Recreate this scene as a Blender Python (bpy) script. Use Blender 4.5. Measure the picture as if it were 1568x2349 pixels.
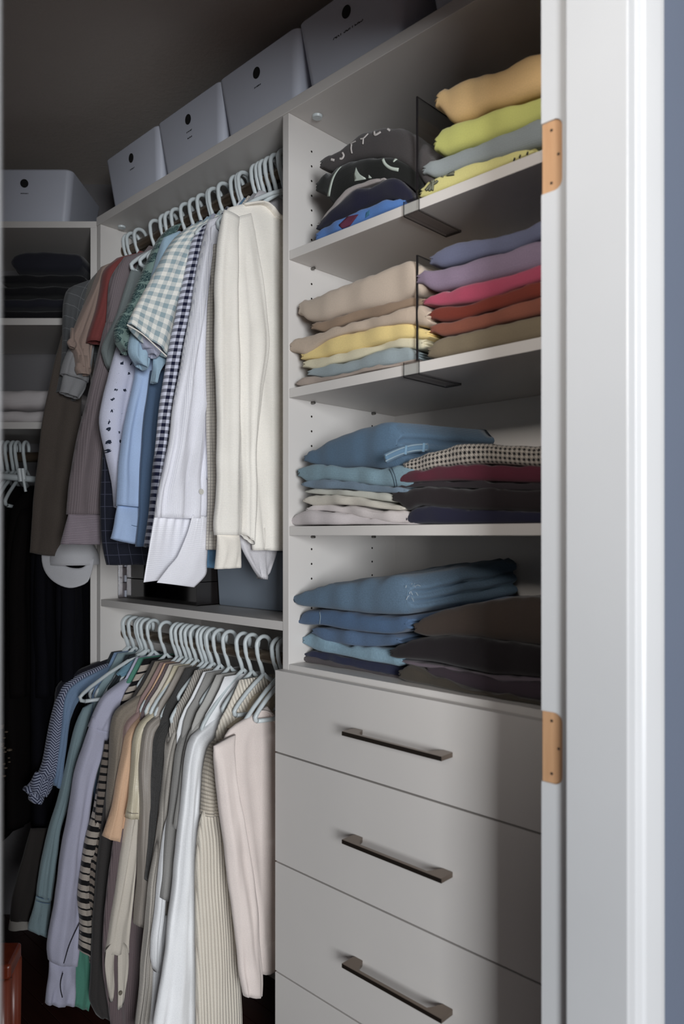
import bpy, bmesh, math, random
import numpy as np
from mathutils import Vector, Matrix, noise
from mathutils.bvhtree import BVHTree
random.seed(7)
for o in list(bpy.data.objects): bpy.data.objects.remove(o)
scn = bpy.context.scene
COL = scn.collection
H = 1.27                                   # eye height above the floor
# ---------------- camera ----------------
F, CX, CY = 1707.67, 783.47, 1225.71
CAM = np.array([1.1745, -1.047, H]); YAW = .7716
cam = bpy.data.cameras.new('camera'); cam.sensor_width = 36; cam.lens = F/2349*36
cam.shift_x = (784-CX)/2349; cam.shift_y = (CY-1174.5)/2349
cam.clip_start = .02
camo = bpy.data.objects.new('camera', cam); COL.objects.link(camo)
camo.location = CAM; camo.rotation_euler = (math.pi/2+.0013, 0.0, YAW)
cam.dof.use_dof = True; cam.dof.focus_distance = 1.75; cam.dof.aperture_fstop = 3.4
scn.camera = camo
# ---------------- light ----------------
w = bpy.data.worlds.new('world'); scn.world = w; w.use_nodes = True
w.node_tree.nodes['Background'].inputs[0].default_value = (.95, .94, .95, 1)
w.node_tree.nodes['Background'].inputs[1].default_value = .34
def area(name, loc, tgt, sx, sy, power, col):
    l = bpy.data.lights.new(name, 'AREA'); l.shape = 'RECTANGLE'; l.size = sx; l.size_y = sy
    l.energy = power; l.color = col
    o = bpy.data.objects.new(name, l); COL.objects.link(o); o.location = loc
    d = Vector(tgt)-Vector(loc); o.rotation_euler = d.to_track_quat('-Z', 'Y').to_euler()
    return o
area('window_daylight', (3.9, -2.35, 1.35), (.7, -.5, 1.2), 1.05, 1.5, 165, (.94, .97, 1.0))
fill_light = area('added_shelf_fill', (1.75, -2.45, 2.15), (.50, 0, 1.90), .45, .35, 2.6, (1.0, .94, .88)); fill_light.data.spread = math.radians(44)  # added narrow fill light to brighten the upper right shelves, not a known fixture
vs = scn.view_settings; vs.view_transform = 'Standard'; vs.look = 'None'; vs.exposure = 0; vs.gamma = 1
try: vs.use_curve_mapping = False
except Exception: pass
# ---------------- pixel rays to places in the room ----------------
fw = np.array([-math.sin(YAW), math.cos(YAW), 0]); rt = np.array([math.cos(YAW), math.sin(YAW), 0]); up = np.array([0, 0, 1.])
fw, up = fw+up*.0013, up-fw*.0013
def ray(x, y): return fw+rt*(x-CX)/F-up*(y-CY)/F
def onX(x, y, X): d = ray(x, y); return CAM+d*(X-CAM[0])/d[0]
def onY(x, y, Y): d = ray(x, y); return CAM+d*(Y-CAM[1])/d[1]
def onZ(x, y, Z): d = ray(x, y); return CAM+d*(Z-CAM[2])/d[2]
def onD(x, y, D): return CAM+ray(x, y)*D
# ---------------- materials ----------------
def lin(c): return tuple((v/255/12.92 if v/255 <= .04045 else ((v/255+.055)/1.055)**2.4) for v in c)
class NT:
    def __init__(s, name):
        s.m = bpy.data.materials.new(name); s.m.use_nodes = True; s.t = s.m.node_tree; s.n = s.t.nodes; s.b = s.n['Principled BSDF']
    def node(s, ty, **k):
        n = s.n.new(ty)
        for a, b in k.items(): setattr(n, a, b)
        return n
    def link(s, a, b): s.t.links.new(a, b)
    def math(s, op, a, b=None, c=None):
        n = s.node('ShaderNodeMath', operation=op)
        for i, v in enumerate((a, b, c)):
            if v is None: continue
            if isinstance(v, (int, float)): n.inputs[i].default_value = v
            else: s.link(v, n.inputs[i])
        return n.outputs[0]
    def mix(s, f, a, b):
        n = s.node('ShaderNodeMix', data_type='RGBA')
        for i, v in ((0, f), (6, a), (7, b)):
            if isinstance(v, (int, float)): n.inputs[i].default_value = v
            elif isinstance(v, tuple): n.inputs[i].default_value = (*v, 1)
            else: s.link(v, n.inputs[i])
        return n.outputs[2]
def plain(name, c, rough=.5, metal=0, bump=0, bscale=200, spec=.5, var=0):
    t = NT(name); b = t.b; c = lin(c)
    b.inputs['Base Color'].default_value = (*c, 1); b.inputs['Roughness'].default_value = rough; b.inputs['Metallic'].default_value = metal
    b.inputs['Specular IOR Level'].default_value = spec
    tc = t.node('ShaderNodeTexCoord')
    nz = t.node('ShaderNodeTexNoise'); nz.inputs['Scale'].default_value = bscale; nz.inputs['Detail'].default_value = 3
    t.link(tc.outputs['Object'], nz.inputs['Vector'])
    if bump:
        bp = t.node('ShaderNodeBump'); bp.inputs['Strength'].default_value = bump; bp.inputs['Distance'].default_value = .002
        t.link(nz.outputs[0], bp.inputs['Height']); t.link(bp.outputs[0], b.inputs['Normal'])
    n2 = t.node('ShaderNodeTexNoise'); n2.inputs['Scale'].default_value = 6; n2.inputs['Detail'].default_value = 5
    t.link(tc.outputs['Object'], n2.inputs['Vector'])
    v = var or .04
    t.link(t.mix(n2.outputs[0], tuple(x*(1-v) for x in c), tuple(min(1, x*(1+v)) for x in c)), b.inputs['Base Color'])
    return t.m
def wood(name, c1, c2, sc=(3, 40, 40), rough=.5, bump=.1):
    t = NT(name); tc = t.node('ShaderNodeTexCoord'); mp = t.node('ShaderNodeMapping'); mp.inputs['Scale'].default_value = sc
    t.link(tc.outputs['Object'], mp.inputs[0]); nz = t.node('ShaderNodeTexNoise'); nz.inputs['Scale'].default_value = 2; nz.inputs['Detail'].default_value = 6
    t.link(mp.outputs[0], nz.inputs['Vector'])
    t.link(t.mix(nz.outputs[0], lin(c1), lin(c2)), t.b.inputs['Base Color']); t.b.inputs['Roughness'].default_value = rough
    bp = t.node('ShaderNodeBump'); bp.inputs['Strength'].default_value = bump; bp.inputs['Distance'].default_value = .002
    t.link(nz.outputs[0], bp.inputs['Height']); t.link(bp.outputs[0], t.b.inputs['Normal'])
    return t.m
def fabric(name, c, c2=None, pat=None, p=.02, rough=.85, weave=900, bump=.25, sheen=.15, var=.10, ang=0, c3=None, spec=.25, heather=0):
    """cloth; pattern drawn in cloth coordinates (UV in metres)"""
    t = NT(name); b = t.b; c = lin(c); c2 = lin(c2) if c2 else tuple(x*.4 for x in c)
    b.inputs['Roughness'].default_value = rough; b.inputs['Specular IOR Level'].default_value = spec
    b.inputs['Sheen Weight'].default_value = sheen; b.inputs['Sheen Roughness'].default_value = .5
    uv = t.node('ShaderNodeUVMap', uv_map='UVMap')
    mp = t.node('ShaderNodeMapping'); mp.inputs['Rotation'].default_value = (0, 0, ang); t.link(uv.outputs[0], mp.inputs[0])
    sp = t.node('ShaderNodeSeparateXYZ'); t.link(mp.outputs[0], sp.inputs[0]); U, V = sp.outputs[0], sp.outputs[1]
    def band(x, per, duty=.5, off=0): return t.math('LESS_THAN', t.math('FRACT', t.math('ADD', t.math('MULTIPLY', x, 1/per), off+50)), duty)
    hgt = None
    if pat == 'gingham':
        a, d = band(U, p), band(V, p); s = t.math('ADD', a, d)
        col = t.mix(t.math('POWER', t.math('MULTIPLY', s, .5), .55 if c2[0] < .02 else 1.0), c, c2)
    elif pat == 'hstripe': col = t.mix(band(V, p, .35), c, c2)
    elif pat == 'vstripe': col = t.mix(band(U, p, .4), c, c2)
    elif pat == 'knitstripe':                      # broad and narrow black bands
        col = t.mix(t.math('MAXIMUM', band(V, p, .28), band(V, p, .10, .42)), c, c2)
    elif pat == 'plaid': col = t.mix(t.math('MAXIMUM', band(U, p, .05), band(V, p, .05)), c, c2)
    elif pat == 'check': col = t.mix(t.math('MAXIMUM', band(U, p, .12), band(V, p, .12)), c, c2)
    elif pat == 'herring':
        zz = t.math('PINGPONG', t.math('ADD', U, 5), .011)
        col = t.mix(band(t.math('ADD', V, t.math('MULTIPLY', zz, .9)), p, .45), c, c2)
    elif pat == 'hound': 
        a, d = band(U, p, .5), band(V, p, .5); e = band(t.math('ADD', U, V), p*.5, .5)
        col = t.mix(t.math('MAXIMUM', t.math('MULTIPLY', a, d), t.math('MULTIPLY', t.math('MULTIPLY', e, .7), t.math('ABSOLUTE', t.math('SUBTRACT', a, d)))), c, c2)
    elif pat in ('sprig', 'leaf'):
        vo = t.node('ShaderNodeTexVoronoi'); vo.inputs['Scale'].default_value = 1/p; vo.inputs['Randomness'].default_value = .35 if pat == 'sprig' else .6
        nz = t.node('ShaderNodeTexNoise'); nz.inputs['Scale'].default_value = 5/p
        t.link(mp.outputs[0], nz.inputs['Vector'])
        add = t.node('ShaderNodeVectorMath', operation='MULTIPLY_ADD'); t.link(nz.outputs[1], add.inputs[0]); add.inputs[1].default_value = (p*.55,)*3
        t.link(mp.outputs[0], add.inputs[2]); t.link(add.outputs[0], vo.inputs['Vector'])
        if pat == 'sprig': col = t.mix(t.math('LESS_THAN', vo.outputs['Distance'], .17), c, c2)
        else:
            rr = t.math('LESS_THAN', vo.outputs['Distance'], .52)
            ln = t.math('LESS_THAN', t.math('FRACT', t.math('MULTIPLY', t.math('ADD', vo.outputs['Distance'], t.math('MULTIPLY', U, 9)), 9)), .72)
            col = t.mix(t.math('MULTIPLY', rr, ln), c, c2)
    else:
        col = t.mix(0.0, c, c2)
    if pat == 'rib' or pat == 'ribh':
        x = U if pat == 'rib' else V
        hgt = t.math('ABSOLUTE', t.math('SINE', t.math('MULTIPLY', x, math.pi/p)))
        col = t.mix(t.math('POWER', t.math('SUBTRACT', 1, hgt), 3), c, c2)
    nz = t.node('ShaderNodeTexNoise'); nz.inputs['Scale'].default_value = 9; nz.inputs['Detail'].default_value = 6; t.link(uv.outputs[0], nz.inputs['Vector'])
    n3 = t.node('ShaderNodeTexNoise'); n3.inputs['Scale'].default_value = 420; n3.inputs['Detail'].default_value = 2; t.link(uv.outputs[0], n3.inputs['Vector'])
    f = t.math('ADD', t.math('MULTIPLY', t.math('SUBTRACT', nz.outputs[0], .5), var*2), t.math('MULTIPLY', t.math('SUBTRACT', n3.outputs[0], .5), .22+heather))
    hs = t.node('ShaderNodeHueSaturation'); t.link(col, hs.inputs['Color']); t.link(t.math('ADD', f, 1), hs.inputs['Value'])
    t.link(hs.outputs[0], b.inputs['Base Color'])
    wv = t.math('ADD', t.math('SINE', t.math('MULTIPLY', U, weave*3)), t.math('SINE', t.math('MULTIPLY', V, weave*3)))
    n4 = t.node('ShaderNodeTexNoise'); n4.inputs['Scale'].default_value = 34; n4.inputs['Detail'].default_value = 3; n4.inputs['Distortion'].default_value = 1.2; t.link(uv.outputs[0], n4.inputs['Vector'])
    hh = t.math('ADD', t.math('MULTIPLY', wv, .10), t.math('ADD', t.math('MULTIPLY', nz.outputs[0], 1.6), t.math('MULTIPLY', n4.outputs[0], .9)))
    if hgt is not None: hh = t.math('ADD', hh, t.math('MULTIPLY', hgt, 2.2))
    bp = t.node('ShaderNodeBump'); bp.inputs['Strength'].default_value = bump; bp.inputs['Distance'].default_value = .003
    t.link(hh, bp.inputs['Height']); t.link(bp.outputs[0], b.inputs['Normal'])
    return t.m
# ---------------- mesh helpers ----------------
def mesh(name, V, Fc, mats, parent=None, smooth=False, uv=None, kind=None, fm=None):
    me = bpy.data.meshes.new(name); me.from_pydata([tuple(map(float, v)) for v in V], [], Fc); me.update()
    if not isinstance(mats, (list, tuple)): mats = [mats]
    for m in mats: me.materials.append(m)
    if fm: me.polygons.foreach_set('material_index', fm)
    if smooth: me.polygons.foreach_set('use_smooth', [True]*len(me.polygons))
    if uv is not None:
        l = me.uv_layers.new(name='UVMap'); idx = np.empty(len(me.loops), dtype=np.int32); me.loops.foreach_get('vertex_index', idx)
        l.data.foreach_set('uv', np.asarray(uv, dtype=np.float32)[idx].ravel())
    o = bpy.data.objects.new(name, me); COL.objects.link(o)
    if parent: o.parent = parent
    if kind: o['kind'] = kind
    return o
def tag(o, label=None, cat=None, group=None, kind=None):
    for k, v in (('label', label), ('category', cat), ('group', group), ('kind', kind)):
        if v: o[k] = v
    return o
def thing(name, label, cat, loc=(0, 0, 0), rz=0, group=None, kind=None):
    o = bpy.data.objects.new(name, None); COL.objects.link(o); o.location = loc; o.rotation_euler = (0, 0, rz); o.empty_display_size = .05
    return tag(o, label, cat, group, kind)
class MB:
    def __init__(s): s.V = []; s.F = []; s.M = []
    def add(s, V, Fc, m=0): n = len(s.V); s.V += [tuple(v) for v in V]; s.F += [tuple(i+n for i in f) for f in Fc]; s.M += [m]*len(Fc); return s
    def box(s, x0, x1, y0, y1, z0, z1, bev=0, m=0):
        bm = bmesh.new(); bmesh.ops.create_cube(bm, size=1)
        for v in bm.verts: v.co = Vector(((x0+x1)/2+v.co.x*(x1-x0), (y0+y1)/2+v.co.y*(y1-y0), (z0+z1)/2+v.co.z*(z1-z0)))
        if bev: bmesh.ops.bevel(bm, geom=bm.edges[:], offset=bev, segments=2, affect='EDGES', profile=.5)
        bm.normal_update()
        s.add([v.co[:] for v in bm.verts], [[v.index for v in f.verts] for f in bm.faces] if not bm.verts.index_update() else [], m); bm.free(); return s
    def tube(s, pts, r, n=8, m=0, flat=1.0):
        P = [Vector(p) for p in pts]; rs = r if isinstance(r, (list, tuple)) else [r]*len(P)
        V = []; up_ = Vector((1, 0, 0)); prev = None
        for i, p in enumerate(P):
            t = (P[min(i+1, len(P)-1)]-P[max(i-1, 0)]).normalized()
            a = prev if prev else (up_ if abs(t.dot(up_)) < .9 else Vector((0, 0, 1)))
            a = (a-t*a.dot(t)).normalized(); prev = a; bb = t.cross(a)
            for k in range(n):
                an = 2*math.pi*k/n; V.append(p+(a*math.cos(an)*flat+bb*math.sin(an))*rs[i])
        Fc = [(i*n+k, i*n+(k+1) % n, (i+1)*n+(k+1) % n, (i+1)*n+k) for i in range(len(P)-1) for k in range(n)]
        Fc += [tuple(range(n))[::-1], tuple((len(P)-1)*n+k for k in range(n))]
        return s.add(V, Fc, m)
    def prism(s, poly, f, d, m=0):
        """poly 2-D, f(a,b,t)->xyz, thickness d"""
        n = len(poly); V = [f(a, b, 0) for a, b in poly]+[f(a, b, d) for a, b in poly]
        return s.add(V, [tuple(range(n))[::-1], tuple(range(n, 2*n))]+[(i, (i+1) % n, n+(i+1) % n, n+i) for i in range(n)], m)
    def build(s, name, mats, parent=None, smooth=False, kind=None):
        o = mesh(name, s.V, s.F, mats, parent, smooth, kind=kind, fm=s.M)
        bm = bmesh.new(); bm.from_mesh(o.data); bmesh.ops.recalc_face_normals(bm, faces=bm.faces); bm.to_mesh(o.data); bm.free()
        if smooth == 'auto':
            pass
        return o
def auto(o, ang=35):
    """smooth curved faces, keep edges sharp"""
    me = o.data; bm = bmesh.new(); bm.from_mesh(me)
    for f in bm.faces: f.smooth = True
    for e in bm.edges:
        if len(e.link_faces) == 2 and e.calc_face_angle(0) > math.radians(ang): e.smooth = False
    bm.to_mesh(me); bm.free(); return o
def arc(cx, cy, r, a0, a1, n): return [(cx+r*math.cos(math.radians(a0+(a1-a0)*i/n)), cy+r*math.sin(math.radians(a0+(a1-a0)*i/n))) for i in range(n+1)]
def cr(P, N):
    """Catmull-Rom resample, uniform in chord length"""
    P = np.asarray(P, float); d = np.r_[0, np.cumsum(np.linalg.norm(np.diff(P[:, :2], axis=0), axis=1)+1e-9)]
    out = []
    for s in np.linspace(0, d[-1], N):
        i = min(max(np.searchsorted(d, s, side='right')-1, 0), len(P)-2); t = (s-d[i])/(d[i+1]-d[i])
        p0, p1, p2, p3 = P[max(i-1, 0)], P[i], P[i+1], P[min(i+2, len(P)-1)]
        m1 = (p2-p0)*.5; m2 = (p3-p1)*.5
        # limit tangents by segment length ratio
        l = np.linalg.norm(p2-p1)+1e-9
        for m in (m1, m2):
            k = np.linalg.norm(m)
            if k > l: m *= l/k
        out.append((2*t**3-3*t**2+1)*p1+(t**3-2*t**2+t)*m1+(-2*t**3+3*t**2)*p2+(t**3-t**2)*m2)
    return np.array(out)
def nz(x, y, z): return noise.noise(Vector((x, y, z)))
# ---------------- shared materials ----------------
M = {}
M['panel'] = plain('melamine_panel', (214, 210, 206), .45, bump=.03, bscale=900)
M['paint'] = plain('white_trim_paint', (203, 205, 207), .35, bump=.03, bscale=60)
M['ceil'] = plain('ceiling_paint', (196, 188, 180), .9, bump=.5, bscale=90)
M['wallin'] = plain('closet_wall_paint', (120, 118, 120), .9, bump=.3, bscale=90)
M['blue'] = plain('blue_grey_wall_paint', (98, 108, 126), .8, bump=.3, bscale=120)
M['floor'] = wood('dark_red_floorboard', (62, 30, 24), (38, 18, 15), (4, 30, 30), .35)
M['raw'] = wood('bare_pine', (206, 166, 128), (176, 132, 94), (60, 60, 6), .6)
M['cherry'] = wood('cherry_red_wood', (140, 60, 34), (96, 36, 20), (30, 30, 4), .3)
M['black'] = plain('matte_black', (12, 12, 13), .7)
M['dark'] = plain('hole_shadow_brown', (34, 26, 22), .8)
M['rod'] = plain('bronze_rod', (98, 84, 70), .38, .75)
M['nickel'] = plain('brushed_nickel', (136, 124, 114), .24, .95)
M['bin'] = plain('white_bin_plastic', (196, 200, 212), .38)
M['hang'] = plain('white_hanger_plastic', (202, 210, 212), .35)
M['screw'] = plain('screw_metal', (120, 118, 114), .4, .8)
def acrylic(name, tint=(1, 1, 1), gl=.08):
    t = NT(name); n = t.n; out = n['Material Output']; tr = t.node('ShaderNodeBsdfTransparent'); tr.inputs[0].default_value = (*tint, 1)
    g = t.node('ShaderNodeBsdfGlossy'); g.inputs['Roughness'].default_value = .08
    lw = t.node('ShaderNodeLayerWeight'); lw.inputs[0].default_value = .25
    mx = t.node('ShaderNodeMixShader'); t.link(t.math('ADD', t.math('MULTIPLY', lw.outputs['Fresnel'], .35), gl), mx.inputs[0])
    t.link(tr.outputs[0], mx.inputs[1]); t.link(g.outputs[0], mx.inputs[2]); t.link(mx.outputs[0], out.inputs[0]); return t.m
M['acr'] = acrylic('clear_acrylic', (.95, .96, .96), .02)
M['acre'] = plain('acrylic_edge', (34, 32, 34), .15)
M['acrs'] = acrylic('smoky_acrylic', (.86, .85, .86), .03)
# ================= THE ROOM SHELL =================
def struct(name, mb, m): o = mb.build(name, m); o['kind'] = 'structure'; return o
ZC = H+1.19; ZF = 0
XJ, XW = .675, .790; YO1, YO0 = -.154, -.8985          # wall faces; door opening from YO0 to YO1
struct('floor', MB().box(-2.6, 4.2, -4.2, .6, -.08, -.012), plain('brown_subfloor', (112, 78, 62), .6))
fl = bpy.data.objects['floor']
rows = 0
yy = -1.7
while yy < .42:                                         # floorboards of the closet and its threshold, one by one
    x = -2.3+(rows % 3)*.31
    while x < 1.5:
        L = .75+.35*((rows*7+int(x*3)) % 4)/3
        if x+L > -1.9:
            MB().box(x, x+L-.0015, yy, yy+.0575, -.012, 0, .0008).build('floorboard', M['floor'], fl)
        x += L
    yy += .059; rows += 1
struct('ceiling', MB().box(-2.6, 1.4, -1.9, .6, ZC, ZC+.06), M['ceil'])
struct('wall_back', MB().box(-1.1, .9, .366, .45, 0, ZC), M['wallin'])
O = np.array([-.829, .0]); f2 = np.array([-math.sin(YAW), math.cos(YAW)]); r2 = np.array([math.cos(YAW), math.sin(YAW)])
def diag(lx, ly): return O+r2*lx+f2*ly
p = [diag(.35, .375), diag(-1.5, .375), diag(-1.5, .45), diag(.35, .45)]
struct('wall_left', MB().prism([tuple(a) for a in p], lambda a, b, t: (a, b, t), ZC), M['wallin'])
struct('wall_right', MB().box(.662, XJ, -.10, .366, 0, ZC), M['wallin'])
struct('wall_near', MB().box(-2.5, XJ, -1.75, -1.70, 0, ZC), M['wallin'])
# wall with the doorway, room side painted blue grey
ZD = 2.05
dw = MB().box(XJ+.002, XW, YO1+.02, 3.0, 0, ZC).box(XJ+.002, XW, -1.75, YO0-.02, 0, ZC).box(XJ+.002, XW, YO0-.02, YO1+.02, ZD+.02, ZC)
struct('wall_front', dw, M['blue'])
# jamb: right side has a stop and two hinge recesses
def px_z(x, y, Y=YO1): return onY(x, y, Y)[2]
XJe = onY(1241, 900, YO1)[0]; YS = YO1-.011; XS0 = onY(1296, 900, YS)[0]; XS1 = onY(1440, 900, YS)[0]
m1t, m1b = px_z(1262, 276), px_z(1262, 440); m2t, m2b = px_z(1262, 1633), px_z(1262, 1797)
jm = MB().box(XJe, XW, YO1+.004, YO1+.02, 0, ZD+.02)
dx = onY(1289, 900, YO1)[0]-XJe; rr = .012
def notch(b, t):     # rounded recess open at the far edge
    return [(XJe, b), (XJe+dx-rr, b)]+arc(XJe+dx-rr, b+rr, rr, -90, 0, 6)+arc(XJe+dx-rr, t-rr, rr, 0, 90, 6)+[(XJe, t)]
poly = [(XS0+.01, 0), (XS0+.01, ZD+.02), (XJe, ZD+.02)]+notch(m1b, m1t)[::-1]+notch(m2b, m2t)[::-1]+[(XJe, 0)]
jm.prism(poly, lambda a, b, t: (a, YO1+t, b), .004)
jr = struct('trim_1', jm, M['paint'])
for b, t_ in ((m1b, m1t), (m2b, m2t)):
    g = MB().prism(notch(b+.0002, t_-.0002), lambda a, b, t: (a+.0002, YO1+.0026+t, b), .0012).build('hinge_recess', M['raw'], jr)
    hh = MB()
    for hx, hz in ((.45, .13), (.78, .5), (.45, .87)):
        hh.prism([(XJe+dx*hx+a, b+(t_-b)*hz+c) for a, c in arc(0, 0, .0019, 0, 330, 11)], lambda a, b, t: (a, YO1+.0022+t, b), .001)
    hh.build('screw_hole', M['dark'], jr)
MB().box(XS0, XS1, YS, YO1+.002, 0, ZD, .002).build('door_stop', M['paint'], jr)
MB().box(XS1, XW, YO1, YO1+.02, 0, ZD).build('jamb_edge', M['paint'], jr)
def casing(y0, sgn, name):
    cw = .0655
    prof = [(0, 0), (.004, .008), (.012, .011), (.014, .009), (.018, .009), (.021, .013), (.040, .016), (.055, .018), (cw, .018), (cw, 0)]
    return struct(name, MB().prism([(XW-.0+q, y0+sgn*pp) for pp, q in prof], lambda a, b, t: (a, b, t), ZD+.07), M['paint'])
casing(onX(1440, 900, XW)[1]+.001, 1, 'trim_2')
casing(YO0, -1, 'trim_3')
struct('trim_4', MB().box(XJ-.002, XW, YO0-.02, YO0, 0, ZD), M['paint'])
struct('trim_5', MB().box(XJ-.002, XW, YO0-.02, YO1+.02, ZD, ZD+.02).box(XW, XW+.018, YO0-.065, YO1+.065, ZD+.005, ZD+.07), M['paint'])
# ================= SHELVING TOWER =================
z = lambda v: H+v
DEP = .352; XR = .608
tw = thing('shelf_tower', 'white melamine shelf tower with four drawers, right of the hanging clothes', 'shelving', (0, 0, 0))
P = M['panel']
pL = MB().box(-.019, 0, 0, DEP, .0, z(.8916), .0008).build('side_panel', P, tw)
MB().box(XR, XR+.019, 0, DEP, .0, z(.8916), .0008).build('side_panel', P, tw)
MB().box(0, XR, DEP-.006, DEP, .09, z(.8916)).build('back_panel', P, tw)
for a, b in ((.5815, .6006), (.2900, .3094), (-.0005, .0188)): MB().box(.0006, XR-.0006, .001, DEP-.007, z(a), z(b), .0008).build('shelf', P, tw)
MB().box(.0006, XR-.0006, 0, DEP-.007, z(-.291), z(-.272), .0008).build('deck', P, tw)
ph = MB()
for y_ in (.0663, .263):
    for k in range(-18, 34):
        zz = .2579-.032*k
        if zz > .87 or zz < -.26: continue
        ph.prism(arc(0, 0, .0024, 0, 315, 7), lambda a, b, t, y_=y_, zz=zz: (.0004-t, y_+a, z(zz)+b), .0008)
ph.build('pin_hole_row', M['dark'], pL)
for zz in (.5815, .29, -.0005):
    for y_ in (.0663, .263):
        MB().tube([(0, y_, z(zz)-.003), (.010, y_, z(zz)-.003)], .003, 8).build('shelf_pin', M['screw'], tw)
MB().tube([(.035, .05, z(.8914)), (.035, .05, z(.8866))], [.0115, .010], 16).build('cam_fitting', M['hang'], tw)
# drawers
dz = [-.284, -.4565, -.6862, -.9174, -1.148]
hp = [(0, 0), (0, -.0345), (.229, -.0345), (.229, 0), (.205, 0)]+arc(.205-.006, -.016, .010, 60, -60, 5)[:0]
L = .229
hprof = [(.002, 0), (0, -.003), (0, -.0345), (L, -.0345), (L, -.003), (L-.002, 0), (L-.022, 0)]+arc(L-.022-.000, -.009, .009, 90, 90, 1)[:1] + \
    [(L-.026, -.006), (L-.029, -.015), (L-.036, -.0265), (.036, -.0265), (.029, -.015), (.026, -.006), (.022, 0)]
for i in range(4):
    t, b = dz[i]-(.0018 if i else 0), dz[i+1]+.0018
    d = MB().box(-.0205, XR+.019, -.020, -.001, z(b), z(t), .0008).build('drawer', P, tw)
    zc = z((dz[i]+dz[i+1])/2)+.002
    h = MB().prism(hprof, lambda a, bb, t: (.2085+a, -.0202+bb, zc-.004+t), .008).build('handle', M['nickel'], d)
    bv = h.modifiers.new('bevel', 'BEVEL'); bv.width = .0008; bv.segments = 2; bv.limit_method = 'ANGLE'
MB().box(0, XR, .045, .06, 0, .12).build('toe_kick', P, tw)
# one board runs over tower and hanging bay
XL = -.808
tb = MB().box(XL-.019, XR+.019, -.003, DEP, z(.8918), z(.9155), .001).build('top_shelf', P)
tag(tb, 'long white top shelf board running above tower and hanging bay, carrying the bins', 'shelf')
hb = thing('hanging_bay', 'white hanging bay with two clothes rods, left of the drawer tower', 'closet unit', (0, 0, 0))
MB().box(XL-.019, XL, 0, DEP, 0, z(.8916), .0008).build('side_panel', P, hb)
MB().box(XL, -.0195, DEP-.006, DEP, .0, z(.8916)).build('back_panel', P, hb)
zm1 = onY(440, 1400.5, 0)[2]-H
MB().box(XL+.0005, -.0195, .001, DEP-.007, z(zm1-.0195), z(zm1), .0008).build('shelf', P, hb)
RU, RL, RY = .834, -.285, .085
for zz in (RU, RL):
    MB().tube([(XL+.001, RY, z(zz)), (-.02, RY, z(zz))], .0155, 20, flat=1).build('clothes_rod', M['rod'], hb)
bpy.data.objects['clothes_rod'].scale = (1, 1, 1)
for zz in (RU, RL):
    MB().tube([(XL+.0005, RY, z(zz)), (XL+.006, RY, z(zz))], .022, 20).build('rod_socket', M['rod'], hb)
MB().tube([(XL+.03, .05, z(.8914)), (XL+.03, .05, z(.8866))], [.0115, .010], 16).build('cam_fitting', M['hang'], hb)
# ================= DIAGONAL CORNER UNIT =================
cu = thing('corner_unit', 'white diagonal corner shelf unit with folded dark clothes at far left', 'shelving', (O[0], O[1], 0), YAW)
WU = .62
MB().box(-.019, 0, .0, .355, 0, z(.888), .0008).build('side_panel', P, cu)
MB().box(-WU-.019, -WU, 0, .355, 0, z(.888), .0008).build('side_panel', P, cu)
MB().box(-WU-.019, 0, -.001, .355, z(.8875), z(.906), .0008).build('top_board', P, cu)
for a, b in ((.607, .627), (.307, .327)): MB().box(-WU, -.0195, .0, .345, z(a), z(b), .0008).build('shelf', P, cu)
MB().box(-WU, -.0195, .348, .354, .0, z(.887)).build('back_panel', M['wallin'], cu)
MB().tube([(-WU, .12, z(.238)), (-.0195, .12, z(.238))], .0155, 20).build('clothes_rod', M['rod'], cu)
def cw(lx, ly, zz): q = diag(lx, ly); return (q[0], q[1], H+zz)
# ================= STORAGE BINS =================
def rrect(hx, hy, r, n=5):
    o = []
    for cx_, cy_, a in ((hx-r, hy-r, 0), (-hx+r, hy-r, 90), (-hx+r, -hy+r, 180), (hx-r, -hy+r, 270)): o += arc(cx_, cy_, r, a, a+90, n)
    return o
def bin_mesh():
    Wb, Wt, D, Hh = .238, .282, .26, .158
    V = []; Fc = []; rings = []
    for zz, k, ins in ((0, 0, .004), (.004, .03, 0), (Hh*.5, .5, 0), (Hh-.004, .98, 0), (Hh, 1, .003), (Hh-.002, 1, .006), (Hh-.03, .8, .007)):
        w_ = (Wb+(Wt-Wb)*k)/2-ins; d_ = (D*.86+D*.14*k)/2-ins
        rings.append(len(V)); V += [(a, b-(D/2-d_)*0+D/2, zz) for a, b in rrect(w_, d_, .02)]
    n = rings[1]
    for i in range(len(rings)-1):
        for k in range(n): Fc.append((rings[i]+k, rings[i]+(k+1) % n, rings[i+1]+(k+1) % n, rings[i+1]+k))
    Fc.append(tuple(range(n))[::-1]); Fc.append(tuple(rings[-1]+k for k in range(n)))
    return V, Fc
bv_, bf_ = bin_mesh()
proto = None; text_font = None
def bin_front_y(zz): return .0182-.0182*zz/.158
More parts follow.
